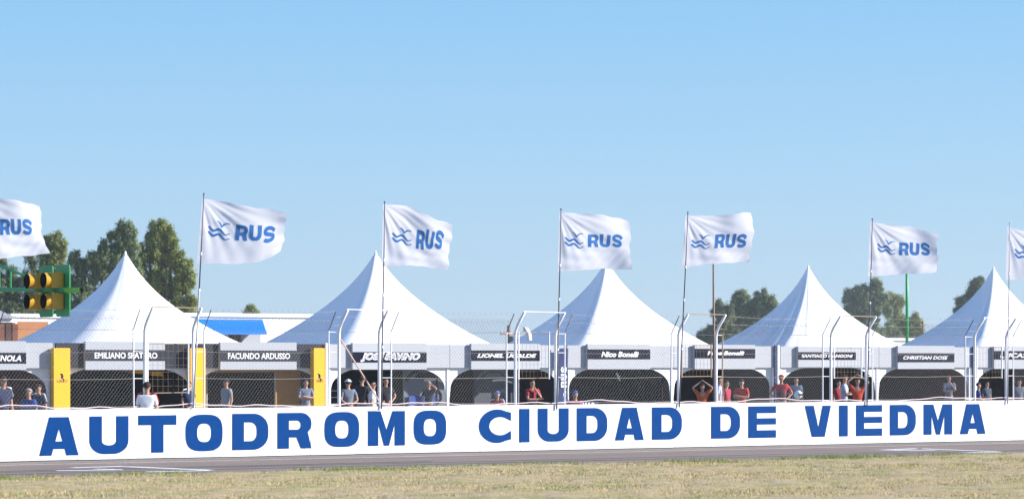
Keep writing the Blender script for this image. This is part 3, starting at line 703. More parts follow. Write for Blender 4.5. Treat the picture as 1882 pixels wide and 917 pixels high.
panel_thing('tool_cabinet_backing', 752, 800, 727, 790, YT+.7, mat('royal_blue_panel', (.01, .05, .28), .5), 'low blue panel under the car backdrop of the SAVINO bay', 'panel')
o, hw, z0, z1, t = panel_thing('low_banner', 1058, 1100, 738.5, 790, 9, M['navy'], 'low navy banner with white RUS letters just showing above the wall top', 'banner')
for j, ch in enumerate('RUS'):
    v, f = glyph_mesh(GL[ch], None); x_ = -hw*.62+j*hw*.46
    MB().add([(x_+p[0]*hw*.38, -.004, z1-.34+p[1]*.32) for p in v], f).build('printed_letter', M['ltr'], o)
p_ = pt(1136, 692, YT+1.0); o = tag(empty('hanging_emblem', p_), 'small white figure-shaped emblem hanging in the Nico Bonelli bay', 'emblem')
plate('emblem_plate', [(-.12, .12), (-.04, .15), (.02, .06), (.10, .02), (.06, -.06), (.13, -.16), (.05, -.15), (-.02, -.05), (-.05, .03)], -.01, .01, M['ltr'], o)
MB().tube([(0, .02, 0), (0, .02, 2.26-p_.z)], .004, 4).build('cord', M['wire'], o)
# yellow lightweight awnings in the first bay
for i, (a, b, y) in enumerate(((234, 267, 684), (270, 292, 688))):
    p0, p1 = pt(a, y, YT+1.0), pt(b, y, YT+1.0); c = (p0+p1)/2; L_ = (p1-p0).length/2
    o = tag(empty('yellow_lamp_canopy', c), ['yellow canopy panel left of the post in the SPATARO bay', 'yellow canopy panel right of the post in the SPATARO bay'][i], 'canopy', 'yellow canopy panels under the SPATARO sign')
    MB().add([(-L_, -.3, -.03), (L_, -.3, -.06), (L_, .5, .03), (-L_, .5, .05), (-L_*.7, -.3, .10), (L_*.8, -.3, .10), (L_*.8, .5, .17), (-L_*.7, .5, .17)], [(0, 1, 5, 4), (1, 2, 6, 5), (2, 3, 7, 6), (3, 0, 4, 7), (4, 5, 6, 7), (3, 2, 1, 0)]).build('canopy', M['yel'], o)
    for x in (-L_*.6, L_*.6): MB().tube([(x, .1, 0), (x, .1, 2.28-c.z)], .01, 5).build('hanger', M['galv'], o)
def stool(X, Y, lab, h=.45, m_=None):
    o = tag(empty('stool', (X, Y, 0)), lab, 'stool')
    MB().box(-.18, .18, -.18, .18, h-.035, h).build('seat', m_ or M['ltr'], o)
    for sx in (-1, 1):
        for sy in (-1, 1): MB().tube([(sx*.15, sy*.15, 0), (sx*.14, sy*.14, h-.03)], .014, 6).build('leg', m_ or M['ltr'], o)
    return o
X_, t_ = at(316, YT+2); stool(X_, YT+2, 'tall white stool frame inside the EMILIANO SPATARO bay', .98)
# tool cabinet in SAVINO bay
X_, t_ = at(617, YT+1.5)
o = tag(empty('tool_cabinet', (X_, YT+1.5, 0)), 'black tool cabinet with drawers at the left of the JOSE SAVINO bay', 'cabinet')
MB().box(-.4, .4, 0, .5, .08, 1.35).build('cabinet_body', M['black'], o)
for i in range(5): d_ = MB().box(-.37, .37, -.02, -.002, .14+i*.235, .35+i*.235).build('drawer', M['band'], o); MB().box(-.25, .25, -.04, -.022, .31+i*.235, .33+i*.235).build('handle', M['galv'], d_)
for sx in (-.3, .3): MB().ball((sx, .25, .04), .04).build('castor', M['black'], o)

# ------------------------------------------------------------------ people
def skinmesh(verts, edges, radii, sub=1, root=0):
    me = D.meshes.new('s'); me.from_pydata(verts, edges, []); o = D.objects.new('s', me); COL.objects.link(o)
    md = o.modifiers.new('Skin', 'SKIN'); md.use_smooth_shade = True
    sv = me.skin_vertices[0].data if me.skin_vertices else None
    if sv is None:
        bm = bmesh.new(); bm.from_mesh(me); bm.verts.layers.skin.verify(); bm.to_mesh(me); bm.free(); sv = me.skin_vertices[0].data
    for i, r in enumerate(radii):
        sv[i].radius = r if isinstance(r, tuple) else (r, r); sv[i].use_root = (i == root)
    if sub: s2 = o.modifiers.new('Sub', 'SUBSURF'); s2.levels = sub; s2.render_levels = sub
    dg = bpy.context.evaluated_depsgraph_get(); out = D.meshes.new_from_object(o.evaluated_get(dg))
    D.objects.remove(o); D.meshes.remove(me)
    out.polygons.foreach_set('use_smooth', [True]*len(out.polygons))
    return out
def person(px, ytop, t, face, pose, shirt, trousers=(.04, .05, .09), hair=(.03, .02, .015), cap=None, specs=False, lab='', sleeve=1, bald=False, trim=None, vest=None, sit=0., group=None, mirror=False):
    dx, dy = ray(px); X, Y = t*dx, YC+t*dy; htop = zz(ytop, t); s = (htop-(-sit if sit else 0))/1.76
    if sit: s = 1.0
    lift = (htop-1.76*s) if sit else 0
    o = tag(empty('person', (X, Y, 0), R(face)), lab, 'person', group)
    sh, el, wr = {}, {}, {}
    for sd in (-1, 1):
        sh[sd] = (.175*sd, 0, 1.43)
        if pose == 'down': el[sd] = (.225*sd, .03, 1.13); wr[sd] = (.235*sd, -.05, .90)
        elif pose == 'back': el[sd] = (.26*sd, .10, 1.15); wr[sd] = (.05*sd, .17, 1.02)
        elif pose == 'folded': el[sd] = (.24*sd, -.08, 1.17); wr[sd] = (-.06*sd, -.22, 1.19+.03*sd)
        elif pose == 'hips': el[sd] = (.36*sd, .10, 1.18); wr[sd] = (.19*sd, -.03, 1.03)
        elif pose == 'head': el[sd] = (.36*sd, -.05, 1.62); wr[sd] = (.11*sd, -.02, 1.80)
        elif pose == 'chin': el[sd] = (.22*sd, -.12, 1.16) if sd < 0 else (.22, -.16, 1.20); wr[sd] = (.10, -.22, 1.17) if sd < 0 else (.03, -.16, 1.46)
        elif pose == 'one_head': el[sd] = (.30, -.10, 1.50) if sd > 0 else (-.23, .03, 1.14); wr[sd] = (.10, -.13, 1.66) if sd > 0 else (-.20, -.10, .95)
    V = []; E = []; Rr = []
    def ad(p, r, par=None):
        V.append(Vector(p)); Rr.append(r)
        if par is not None: E.append((par, len(V)-1))
        return len(V)-1
    zl = -.44 if sit else 0
    pel = ad((0, .0, .97), (.135, .10)); sp = ad((0, .01, 1.12), (.125, .095), pel); ch = ad((0, .01, 1.30), (.145, .105), sp)
    nb = ad((0, .01, 1.45), (.085, .07), ch); nk = ad((0, -.005, 1.53), .052, nb)
    hl = ad((0, -.02, 1.585), (.058, .066), nk); hm = ad((0, -.012, 1.655), (.076, .092), hl); ht = ad((0, -.005, 1.72), (.060, .072), hm)
    ad((0, -.112, 1.638), .011, hm)
    for sd in (-1, 1):
        ad((.083*sd, .0, 1.645), (.012, .02), hm)
        a = ad(sh[sd], .058, ch); b = ad(el[sd], .042, a); c = ad(wr[sd], .027, b)
        d = (Vector(wr[sd])-Vector(el[sd])).normalized(); sid = d.cross(Vector((0, 0, 1)) if abs(d.z) < .8 else Vector((0, 1, 0))).normalized()
        pm2 = Vector(wr[sd])+d*.055; p_ = ad(pm2, (.036, .018), c)
        cur = d.cross(sid).normalized()*(-1)
        for q_, ln in zip((-1.5, -.5, .5, 1.5), (.062, .078, .072, .056)):
            f1 = ad(pm2+d*.045+sid*q_*.018, .0085, p_); ad(pm2+d*(.045+ln*.75)+sid*q_*.019+cur*.018, .0075, f1)
        t1 = ad(Vector(wr[sd])+d*.045+sid*.042, .010, p_); ad(Vector(wr[sd])+d*.075+sid*.06+cur*.01, .008, t1)
        if not sit:
            hp = ad((.095*sd, 0, .88), (.085, .09), pel); kn = ad((.11*sd, -.02, .50), .055, hp); an = ad((.12*sd, .02, .10), .040, kn); ad((.14*sd, -.13, .045), (.042, .03), an)
        else:
            hp = ad((.095*sd, -.02, .93), (.085, .09), pel); kn = ad((.14*sd, -.42, .93), .06, hp); an = ad((.14*sd, -.40, .50+(.44-.44)), .042, kn); ad((.15*sd, -.54, .455), (.042, .03), an)
    sc = Vector((s, s, s))
    def T(v): return (v[0]*s, v[1]*s, v[2]*s+lift)
    body = skinmesh([T(v) for v in V], E, [tuple(x*s for x in r) if isinstance(r, tuple) else r*s for r in Rr])
    body.materials.append(M['skin']); obj('body', body, o)
    def cm(c, nm): 
        key = nm+'_%d_%d_%d' % tuple(int(x*999) for x in c)
        return mat(key, c if min(c) > .5 else tuple(x*.78 for x in c), .85, .2, 7)
    # shirt
    SV = [(0, 0, .86), (0, .01, 1.12), (0, .01, 1.31), (0, .008, 1.445)]; SE = [(0, 1), (1, 2), (2, 3)]; SR = [(.155, .125), (.15, .12), (.168, .128), (.10, .088)]
    for sd in (-1, 1):
        a, b, c = Vector(sh[sd]), Vector(el[sd]), Vector(wr[sd]); SV.append(tuple(a)); SR.append(.075); SE.append((2, len(SV)-1))
        if sleeve == 1: SV.append(tuple(a.lerp(b, .72))); SR.append(.066); SE.append((len(SV)-2, len(SV)-1))
        else:
            SV.append(tuple(b)); SR.append(.058); SE.append((len(SV)-2, len(SV)-1)); SV.append(tuple(b.lerp(c, .9))); SR.append(.043); SE.append((len(SV)-2, len(SV)-1))
    if sleeve == 0: SV, SE, SR = SV[:4], SE[:3], SR[:4]
    me = skinmesh([T(v) for v in SV], SE, [tuple(x*s for x in r) if isinstance(r, tuple) else r*s for r in SR]); me.materials.append(cm(shirt, 'shirt')); so_ = obj('shirt', me, o)
    if vest:
        me = skinmesh([T(v) for v in SV[:4]], [(0, 1), (1, 2), (2, 3)], [tuple(x*s*1.12 for x in r) for r in SR[:4]]); me.materials.append(cm(vest, 'vest')); obj('vest', me, o)
        MB().box(-.035*s, .035*s, -.165*s, -.14*s, 1.1*s+lift, 1.42*s+lift).build('shirt_front', cm(shirt, 'shirt'), o)
    if trim:
        tm_ = cm(trim, 'trim')
        for sd in (-1, 1):
            a = Vector(sh[sd]); MB().tube([T(Vector((.09*sd, .0, 1.515))), T(a+Vector((.02*sd, 0, .068))), T(a+(Vector(el[sd])-a)*.45+Vector((.062*sd, 0, .01)))], .022*s, 6).build('shoulder_stripe', tm_, o, True)
    # trousers
    if not sit: TV = [(0, 0, .97)]; legs = [[(.095*sd, 0, .87), (.11*sd, -.02, .50), (.12*sd, .02, .12)] for sd in (-1, 1)]
    else: TV = [(0, 0, .97)]; legs = [[(.095*sd, -.03, .93), (.14*sd, -.42, .93), (.14*sd, -.40, .54)] for sd in (-1, 1)]
    TE = []; TR = [(.148, .12)]
    for lg in legs:
        pv = 0
        for p, r in zip(lg, (.105, .078, .066)): TV.append(p); TR.append(r); TE.append((pv, len(TV)-1)); pv = len(TV)-1
    me = skinmesh([T(v) for v in TV], TE, [tuple(x*s for x in r) if isinstance(r, tuple) else r*s for r in TR]); me.materials.append(cm(trousers, 'trousers')); obj('trousers', me, o)
    fz = .04 if not sit else .45; fy = 0 if not sit else -.42
    for sd in (-1, 1): MB().ball(T((.13*sd, fy-.055, fz+.01)), (.052*s, .145*s, .05*s)).build('shoe', M['black'], o, True)
    # hair or cap, eyes, mouth, glasses
    hc = Vector(T((0, -.006, 1.672)))
    def dome(name, rr, cut, m_, slope=.5):
        mb = MB().ball((0, 0, 0), rr, 16, 12); keep = [p[2] > cut+slope*(-p[1]) *1. for p in mb.v]
        mb.f = [f for f in mb.f if all(keep[i] for i in f)]; mb.v = [(p[0]+hc.x, p[1]+hc.y, p[2]+hc.z) for p in mb.v]
        return mb.build(name, m_, o, True)
    if not bald: dome('hair', (.094*s, .112*s, .104*s), -.012*s, cm(hair, 'hair'), .55)
    if cap:
        c_ = dome('cap', (.101*s, .119*s, .112*s), .022*s, cm(cap, 'cap'), .12)
        MB().add([(hc.x+x*s, hc.y+y*s, hc.z+z*s) for x, y, z in ((-.075, -.09, .035), (.075, -.09, .035), (.07, -.17, .022), (0, -.195, .022), (-.07, -.17, .022), (-.075, -.09, .045), (.075, -.09, .045), (.07, -.17, .030), (0, -.195, .030), (-.07, -.17, .030))], [(0, 4, 3, 2, 1), (5, 6, 7, 8, 9), (0, 1, 6, 5), (1, 2, 7, 6), (2, 3, 8, 7), (3, 4, 9, 8), (4, 0, 5, 9)]).build('brim', cm(cap, 'cap'), c_)
    if specs: MB().box(hc.x-.07*s, hc.x+.07*s, hc.y-.112*s, hc.y-.085*s, hc.z-.025*s, hc.z+.012*s).build('sunglasses', M['black'], o)
    else:
        for sd in (-1, 1): MB().ball((hc.x+.031*sd*s, hc.y-.088*s, hc.z-.008*s), .012*s, 6, 4).build('eye', M['black'], o)
    MB().box(hc.x-.024*s, hc.x+.024*s, hc.y-.083*s, hc.y-.070*s, hc.z-.072*s, hc.z-.064*s).build('mouth', mat('lips', (.28, .10, .09), .6), o)
    if sit: stool_h = lift+.93*s-.10; q_ = stool(X, Y, 'stool under the '+lab.split(',')[0][:50], max(.3, stool_h))
    return o
CAMF = -35
W_ = (.70, .71, .74); NV = (.02, .03, .09); BKc = (.02, .02, .025); GR = (.20, .23, .27); RD = (.52, .03, .03)
G2 = 'people standing in the pit lane and bays'
pp = [
 (6, 692, 72, 5, 'down', NV, dict(trim=W_, specs=True, lab='man in navy shirt with white shoulder stripes and sunglasses at the left edge')),
 (53, 714, 70, -60, 'down', (.02, .07, .32), dict(trim=None, hair=(.42, .40, .38), lab='grey-haired man in a blue and white striped shirt')),
 (71, 706, 74, -65, 'down', NV, dict(trim=W_, specs=True, lab='dark-haired man in sunglasses behind the grey-haired man')),
 (270, 702, 66.5, 150, 'down', W_, dict(trim=RD, lab='person in a white shirt with red and navy trim, behind the post over the T')),
 (347, 701, 90, 0, 'down', NV, dict(trim=W_, lab='person in navy half hidden beside the middle yellow column')),
 (416, 697, 88, -80, 'down', (.28, .31, .34), dict(cap=BKc, lab='man in a grey T-shirt in front of the ARDUSSO bay, left side')),
 (562, 697, 90, -20, 'folded', (.22, .27, .36), dict(lab='man in a blue-grey T-shirt beside the right yellow column')),
 (640, 697.5, 85, 165, 'back', (.19, .23, .29), dict(cap=W_, trousers=(.07, .09, .16), lab='man in white cap and grey T-shirt with his hands clasped behind his back')),
 (665, 691, 88, 130, 'down', BKc, dict(sleeve=1, lab='tall dark-haired man in a black shirt seen from behind')),
 (685, 699.5, 80, 55, 'down', W_, dict(bald=True, specs=True, trousers=(.3, .3, .32), lab='bald man in a white T-shirt and sunglasses facing right')),
 (709, 694, 90, -10, 'hips', BKc, dict(lab='man in a black T-shirt with a bent elbow, behind the flagpole post')),
 (788, 701, 96, -40, 'one_head', (.05, .05, .06), dict(cap=(.35, .33, .28), lab='person in dark vest and khaki cap in front of the car backdrop')),
 (914, 719, 90, -50, 'folded', RD, dict(cap=(.10, .22, .55), sit=1, trim=W_, lab='seated person in red with a blue cap, under the UGALDE sign')),
 (978, 697, 86, -5, 'chin', (.40, .03, .04), dict(vest=(.03, .03, .06), trousers=(.10, .14, .25), lab='person in a red shirt and dark vest with one hand at the chin')),
 (1057, 718, 84, -30, 'down', (.35, .06, .12), dict(cap=(.05, .14, .42), sit=1, lab='seated person in pink-red with a blue cap beside the narrow banner')),
 (1291, 705, 92, -35, 'head', (.62, .11, .02), dict(cap=(.03, .03, .03), lab='person in orange with both hands on the head, under the Pepe Bonelli sign')),
 (1322, 692, 88, 40, 'down', (.55, .57, .70), dict(trim=(.05, .10, .45), lab='person in a white and blue shirt behind the post right of the orange one')),
 (1335, 699, 93, 20, 'down', (.45, .03, .07), dict(lab='person in a crimson shirt partly behind the white and blue shirt')),
 (1363, 697, 92, -50, 'folded', (.62, .04, .03), dict(cap=BKc, lab='person in a bright red shirt with folded arms, under the Pepe Bonelli sign')),
 (1436, 689, 96, -35, 'hips', (.50, .03, .04), dict(cap=(.50, .03, .04), vest=(.035, .04, .06), lab='person in a red cap and red shirt with a dark vest, hands on hips')),
 (1463, 693, 101, -30, 'down', (.12, .17, .26), dict(lab='person in a blue-grey T-shirt right of the red-capped one')),
 (1541, 699, 101, 0, 'down', (.35, .02, .03), dict(lab='person in dark red standing behind the white shirt, left')),
 (1552, 689, 95, 40, 'folded', (.45, .55, .72), dict(trousers=(.03, .04, .09), lab='man in a pale blue-white shirt facing right, right of the post over VI')),
 (1576, 694, 94, -30, 'head', (.60, .06, .02), dict(cap=BKc, lab='person in an orange-red shirt with raised arms, beside the pale blue shirt')),
 (1744, 690, 112, -30, 'chin', (.12, .17, .26), dict(trousers=(.06, .10, .25), lab='person in a grey-blue shirt under the right end of the CHRISTIAN DOSE sign')),
 (1798, 703, 96, 45, 'folded', (.02, .06, .26), dict(lab='person in a blue shirt behind the right-hand gateway post')),
 (1814, 701, 108, 0, 'down', (.06, .08, .12), dict(lab='shadowy person in dark clothes inside the bay under the LUCAS sign')),
 (1873, 697, 104, -20, 'down', (.16, .18, .24), dict(lab='person in a dark grey shirt at the right edge')),
]
for a in pp: person(a[0], a[1], a[2], a[3], a[4], a[5], group=G2, **a[6])
# white helmet carried by the man right of the red cap
hp_ = atd(1467, 725, 99.6); o = tag(empty('helmet', hp_), 'white helmet held at the waist of the blue-grey T-shirt person', 'helmet')
MB().ball((0, 0, 0), (.14, .16, .15), 14, 10).build('shell', M['ltr'], o, True); MB().box(-.09, .09, -.165, -.12, -.03, .04).build('visor', M['black'], o)

# ------------------------------------------------------------------ start lights on their green gantry
def gp(x, y, Y): return pt(x, y, Y)
base = at(-34, 1.6)
gan = tag(empty('light_gantry', (at(84, -.9)[0]+.28, 0, 0)), 'green pipe gantry reaching in from the left, with a lime green pipe end', 'gantry')
gx0 = gan.location.x
zA = 3.83
MB().tube([(0, 2.6, 0), (0, 2.6, 5.0)], .09, 10).build('mast', M['green'], gan, True)
MB().tube([(0, 2.6, zA+.10), (0, .2, zA+.04), (0, -1.35, zA)], .048, 10).build('lower_pipe', M['green'], gan, True)
MB().tube([(0, 2.6, zA+.75), (0, 1.0, zA+.42), (0, -.30, zA+.18)], .030, 8).build('upper_pipe', M['green'], gan, True)
for y_ in (.65, 1.5, 2.1): MB().tube([(0, y_, zA+.06), (0, y_, zA+.36+(y_-.65)*.2)], .022, 6).build('strut', M['green'], gan)
MB().tube([(0, -1.38, zA), (0, -2.1, zA-.02)], .062, 12, cap=False).build('pipe_end', M['lime'], gan, True)
MB().tube([(0, -2.06, zA-.02), (0, -2.05, zA-.02)], .056, 12).build('pipe_mouth', M['black'], gan)
for k in range(2):
    yk = -.05-.84*k
    o = tag(empty('start_light', (gx0, yk, zA)), ['left-hand pair of amber start lights on a green backboard', 'right-hand pair of amber start lights on a green backboard'][k], 'traffic light', 'start lights on the green gantry')
    plate('backboard', [sup(-.34, .34, -.575, .575, 14, 32)], -.012, .012, M['green'], o)
    o.children[-1].rotation_euler = (0, 0, R(90)); o.children[-1].location = (.12, -.06, 0)
    MB().box(.0, .1, -.04, .04, -.05, .05).build('clamp', M['galv'], o)
    for j, zc in enumerate((.225, -.235)):
        # housing: bevelled box open to -x, with round visor and dark lens
        hb = MB(); a = .175
        xs = [(-.20, a*.93), (-.18, a), (.06, a), (.09, a*.9)]
        for x, r in xs: hb.v += [(x, -r, zc-r), (x, r, zc-r), (x, r, zc+r), (x, -r, zc+r)]
        for i in range(3):
            for q_ in range(4): hb.f.append((i*4+q_, i*4+(q_+1) % 4, (i+1)*4+(q_+1) % 4, (i+1)*4+q_))
        hb.f += [(3, 2, 1, 0), (12, 13, 14, 15)]
        h_ = hb.build('lamp_housing', M['syel'], o)
        n = 24; vv = MB()
        for x, r0 in ((-.20, .166), (-.27, .166), (-.33, .166)):
            for i in range(n):
                t = 2*PI*i/n; vv.v.append((x-(.03*max(0, math.sin(t)) if x < -.5 else 0), r0*math.cos(t), zc+r0*math.sin(t)))
        vv.f = [(q_*n+i, q_*n+(i+1) % n, (q_+1)*n+(i+1) % n, (q_+1)*n+i) for q_ in range(2) for i in range(n)]
        vs_ = vv.build('visor', M['syel'], h_, True)
        inn = MB()
        for x, r0 in ((-.3305, .165), (-.332, .165)):
            for i in range(n):
                t = 2*PI*i/n; inn.v.append((x-(.03*max(0, math.sin(t)) if x < -.5 else 0), r0*math.cos(t), zc+r0*math.sin(t)))
        inn.f = [(i, n+i, n+(i+1) % n, (i+1) % n) for i in range(n)]+[tuple(range(n))]
        inn.build('dark_lens', mat('lens_black', (.002, .002, .002), 1, .1, spec=0), h_)
        MB().box(-.08, -.02, -a-.012, -a-.002, zc+.02, zc+.06).build('latch', M['syel'], h_)

# ------------------------------------------------------------------ slim poles
X_, t_ = at(1311, 1.4)
o = tag(empty('brown_pole', (X_, 1.4, 0)), 'tall thin brown pole under the curled flag, beside the fence gateway', 'pole')
z_ = zz(470, t_); MB().tube([(.06, 0, 0), (.02, 0, 2.5), (0, 0, z_)], [.045, .038, .022], 8).build('shaft', M['brownpole'], o, True); MB().ball((0, 0, z_), .03).build('cap', M['brownpole'], o)
p = atd(1667, 628, 150)
o = tag(empty('green_pole', (p.x, p.y, 0)), 'tall bright green pole below the fifth full flag', 'pole')
MB().tube([(0, 0, 0), (.0, 0, zz(560, 150)), (-.02, 0, zz(470, 150))], [.095, .085, .06], 8).build('shaft', mat('bright_green_paint', (.02, .38, .10), .4), o, True)
MB().box(-.2, .2, -.2, .2, 0, .02).build('foot_plate', M['green'], o)
p = atd(935, 598, 260)
o = tag(empty('utility_pole', (p.x, p.y, 0)), 'distant utility pole with crossarm and transformer between the second and third tents', 'utility pole')
MB().tube([(0, 0, 0), (0, 0, p.z)], .16, 8).build('pole', M['brownpole'], o); MB().box(-.9, .9, -.06, .06, p.z-.85, p.z-.68).build('crossarm', M['brownpole'], o)
MB().tube([(.25, -.3, p.z-1.9), (.25, -.3, p.z-.95)], .28, 10).build('transformer', mat('grey_green_metal', (.12, .16, .16), .5), o, True)
for x in (-.8, -.4, .7): MB().tube([(x, 0, p.z-.68), (x, 0, p.z-.40)], .06, 6).build('insulator', M['ltr'], o)
p = atd(970, 612, 88)
o = tag(empty('floodlight', (p.x, p.y, 0)), 'small white floodlight on a thin mast behind the gateway over I and U', 'floodlight')
MB().tube([(-.35, 0, 0), (-.35, 0, p.z-.05), (-.10, 0, p.z+.10)], .02, 6).build('mast', M['polel'], o)
MB().add([(-.16, -.07, .18), (-.03, -.07, .16), (.09, -.07, -.02), (.11, -.07, -.22), (.02, -.07, -.22), (-.02, -.07, -.02), (-.16, .07, .18), (-.03, .07, .16), (.09, .07, -.02), (.11, .07, -.22), (.02, .07, -.22), (-.02, .07, -.02)], [(0, 5, 4, 3, 2, 1), (6, 7, 8, 9, 10, 11)]+[(i, (i+1) % 6, 6+(i+1) % 6, 6+i) for i in range(6)]).build('lamp_head', M['ltr'], o, loc=(0, 0, p.z))
for px, y0, t in ((1696, 590, 200), (1868, 588, 0)):
    if not t: continue
    p = atd(px, y0, t); o = tag(empty('utility_pole', (p.x, p.y, 0)), 'short thin distant pole right of the right-hand trees', 'pole')
    MB().tube([(0, 0, 0), (0, 0, p.z)], .06, 6).build('pole', M['brownpole'], o); MB().box(-.3, .3, -.03, .03, p.z-.3, p.z-.22).build('crossarm', M['brownpole'], o)

# ------------------------------------------------------------------ buildings behind the tents
def building(name, a, b, ytop, t, depth, m, lab, cat='building'):
    c = (a+b)/2; Y = atd(c, ytop, t).y; x0, x1 = at(a, Y)[0], at(b, Y)[0]; L_ = x1-x0; zt = zz(ytop, t)
    o = tag(empty(name, ((x0+x1)/2, Y, 0)), lab, cat)
    MB().box(-L_/2, L_/2, 0, depth, 0, zt).build('wall', m, o)
    MB().box(-L_/2-.1, L_/2+.1, -.1, depth+.1, zt+.002, zt+.16).build('roof_edge', M['white'], o)
    return o, L_, zt, (Y, (x0+x1)/2)
def on(o, px, q):    # x on a building's front, from a pixel
    return at(px, q[0])[0]-q[1]
o, L_, zt, q = building('white_building', 22, 210, 584, 125, 6, M['white'], 'long white building behind the traffic lights and the first tent')
x0, x1 = on(o, 31, q), on(o, 86, q)
z1 = zz(592, 125)
MB().box(x0, x1, -.05, -.003, .2, z1).build('plywood_panel', M['wood'], o)
MB().box(x0-.08, x1+.08, -.03, -.002, z1+.01, z1+.12).build('panel_trim', M['galv'], o)
MB().box(x0-.10, x0-.01, -.06, -.002, .2, z1+.008).build('corner_post', M['galv'], o)
MB().box(x1+.01, x1+.06, -.06, -.002, .2, z1+.008).build('corner_post', M['polel'], o)
MB().box((x0+x1)/2-.5, (x0+x1)/2-.30, -.07, -.052, zz(628, 125), zz(622, 125)).build('latch', M['band'], o)
o, L_, zt, q = building('brown_shed', -90, 23, 592, 122, 5, M['brown'], 'dark brown shed at the left edge behind the fence', 'shed')
MB().add([(-L_/2-.1, -.3, zt+.17), (L_/2+.1, -.3, zt+.17), (L_/2-.4, 1.5, zt+.75), (-L_/2-.1, 1.5, zt+.75)], [(0, 1, 2, 3)]).build('sloping_roof', mat('grey_roof', (.35, .34, .36), .6), o)
for i in range(9):
    x = -L_/2+.3+i*L_/9; MB().box(x, x+.25, -.03, -.002, .1, zt-.05).build('plank', M['brown'] if i % 2 else mat('reddish_board', (.16, .05, .03), .7), o)
o, L_, zt, q = building('long_white_building', 330, 640, 583, 130, 8, M['white'], 'long white building with a bright blue roof panel between the first two tents')
xa, xb, xc, xd = on(o, 345, q), on(o, 482, q), on(o, 472, q), on(o, 345, q); za, zb = zz(587, 130), zz(612, 130)
MB().add([(xa, -.02, za), (xb, -.02, za), (xc, -.9, zb), (xd, -.9, zb), (xa, -.02, za-.08), (xb, -.02, za-.08), (xc, -.9, zb-.08), (xd, -.9, zb-.08)], [(3, 2, 1, 0), (4, 5, 6, 7), (0, 1, 5, 4), (1, 2, 6, 5), (2, 3, 7, 6), (3, 0, 4, 7)]).build('blue_awning', mat('bright_blue_sheet', (.003, .17, .58), .45, .05, 1), o)
for j in range(2):
    MB().box(on(o, 420+j*12, q), on(o, 430+j*12, q), -.05, -.003, zz(640, 130), zz(614.5, 130)).build('window', M['brown'], o)
MB().box(on(o, 444, q), on(o, 478, q), -.06, -.003, 0, zz(613, 130)).build('door', M['fascia'], o)
MB().box(on(o, 345, q), on(o, 441, q), -.08, -.003, zz(614, 130), zz(612.7, 130)).build('gutter', M['white'], o)
o, L_, zt, q = building('low_white_building', 1590, 1730, 626, 175, 6, mat('pale_wall', (.5, .5, .52), .7), 'low pale building far behind the DOSE bay')
# low far hedge line and horizon trees handled as trees

# ------------------------------------------------------------------ trees
leafm = {}
def leaf_mat(name, c1, c2):
    m = D.materials.new(name); m.use_nodes = True; n = m.node_tree; b = n.nodes['Principled BSDF']; L = n.links.new
    tc = n.nodes.new('ShaderNodeTexCoord'); no = n.nodes.new('ShaderNodeTexNoise'); no.inputs['Scale'].default_value = 1.1; no.inputs['Detail'].default_value = 7; no.inputs['Roughness'].default_value = .8
    L(tc.outputs['Object'], no.inputs['Vector']); rp = n.nodes.new('ShaderNodeValToRGB'); rp.color_ramp.elements[0].position = .35; rp.color_ramp.elements[1].position = .65
    rp.color_ramp.elements[0].color = (*c1, 1); rp.color_ramp.elements[1].color = (*c2, 1); L(no.outputs['Fac'], rp.inputs[0])
    L(rp.outputs[0], b.inputs['Base Color']); b.inputs['Roughness'].default_value = .6; b.inputs['Specular IOR Level'].default_value = .2
    tr = n.nodes.new('ShaderNodeBsdfTranslucent'); ms = n.nodes.new('ShaderNodeMixShader'); ms.inputs[0].default_value = .25
    L(rp.outputs[0], tr.inputs[0]); L(b.outputs[0], ms.inputs[1]); L(tr.outputs[0], ms.inputs[2]); L(ms.outputs[0], n.nodes['Material Output'].inputs[0])
    return m
LM = [leaf_mat('olive_leaves', (.17, .21, .06), (.44, .47, .16)), leaf_mat('grey_green_leaves', (.14, .19, .09), (.35, .41, .20)), leaf_mat('deep_green_leaves', (.10, .14, .075), (.25, .30, .145))]
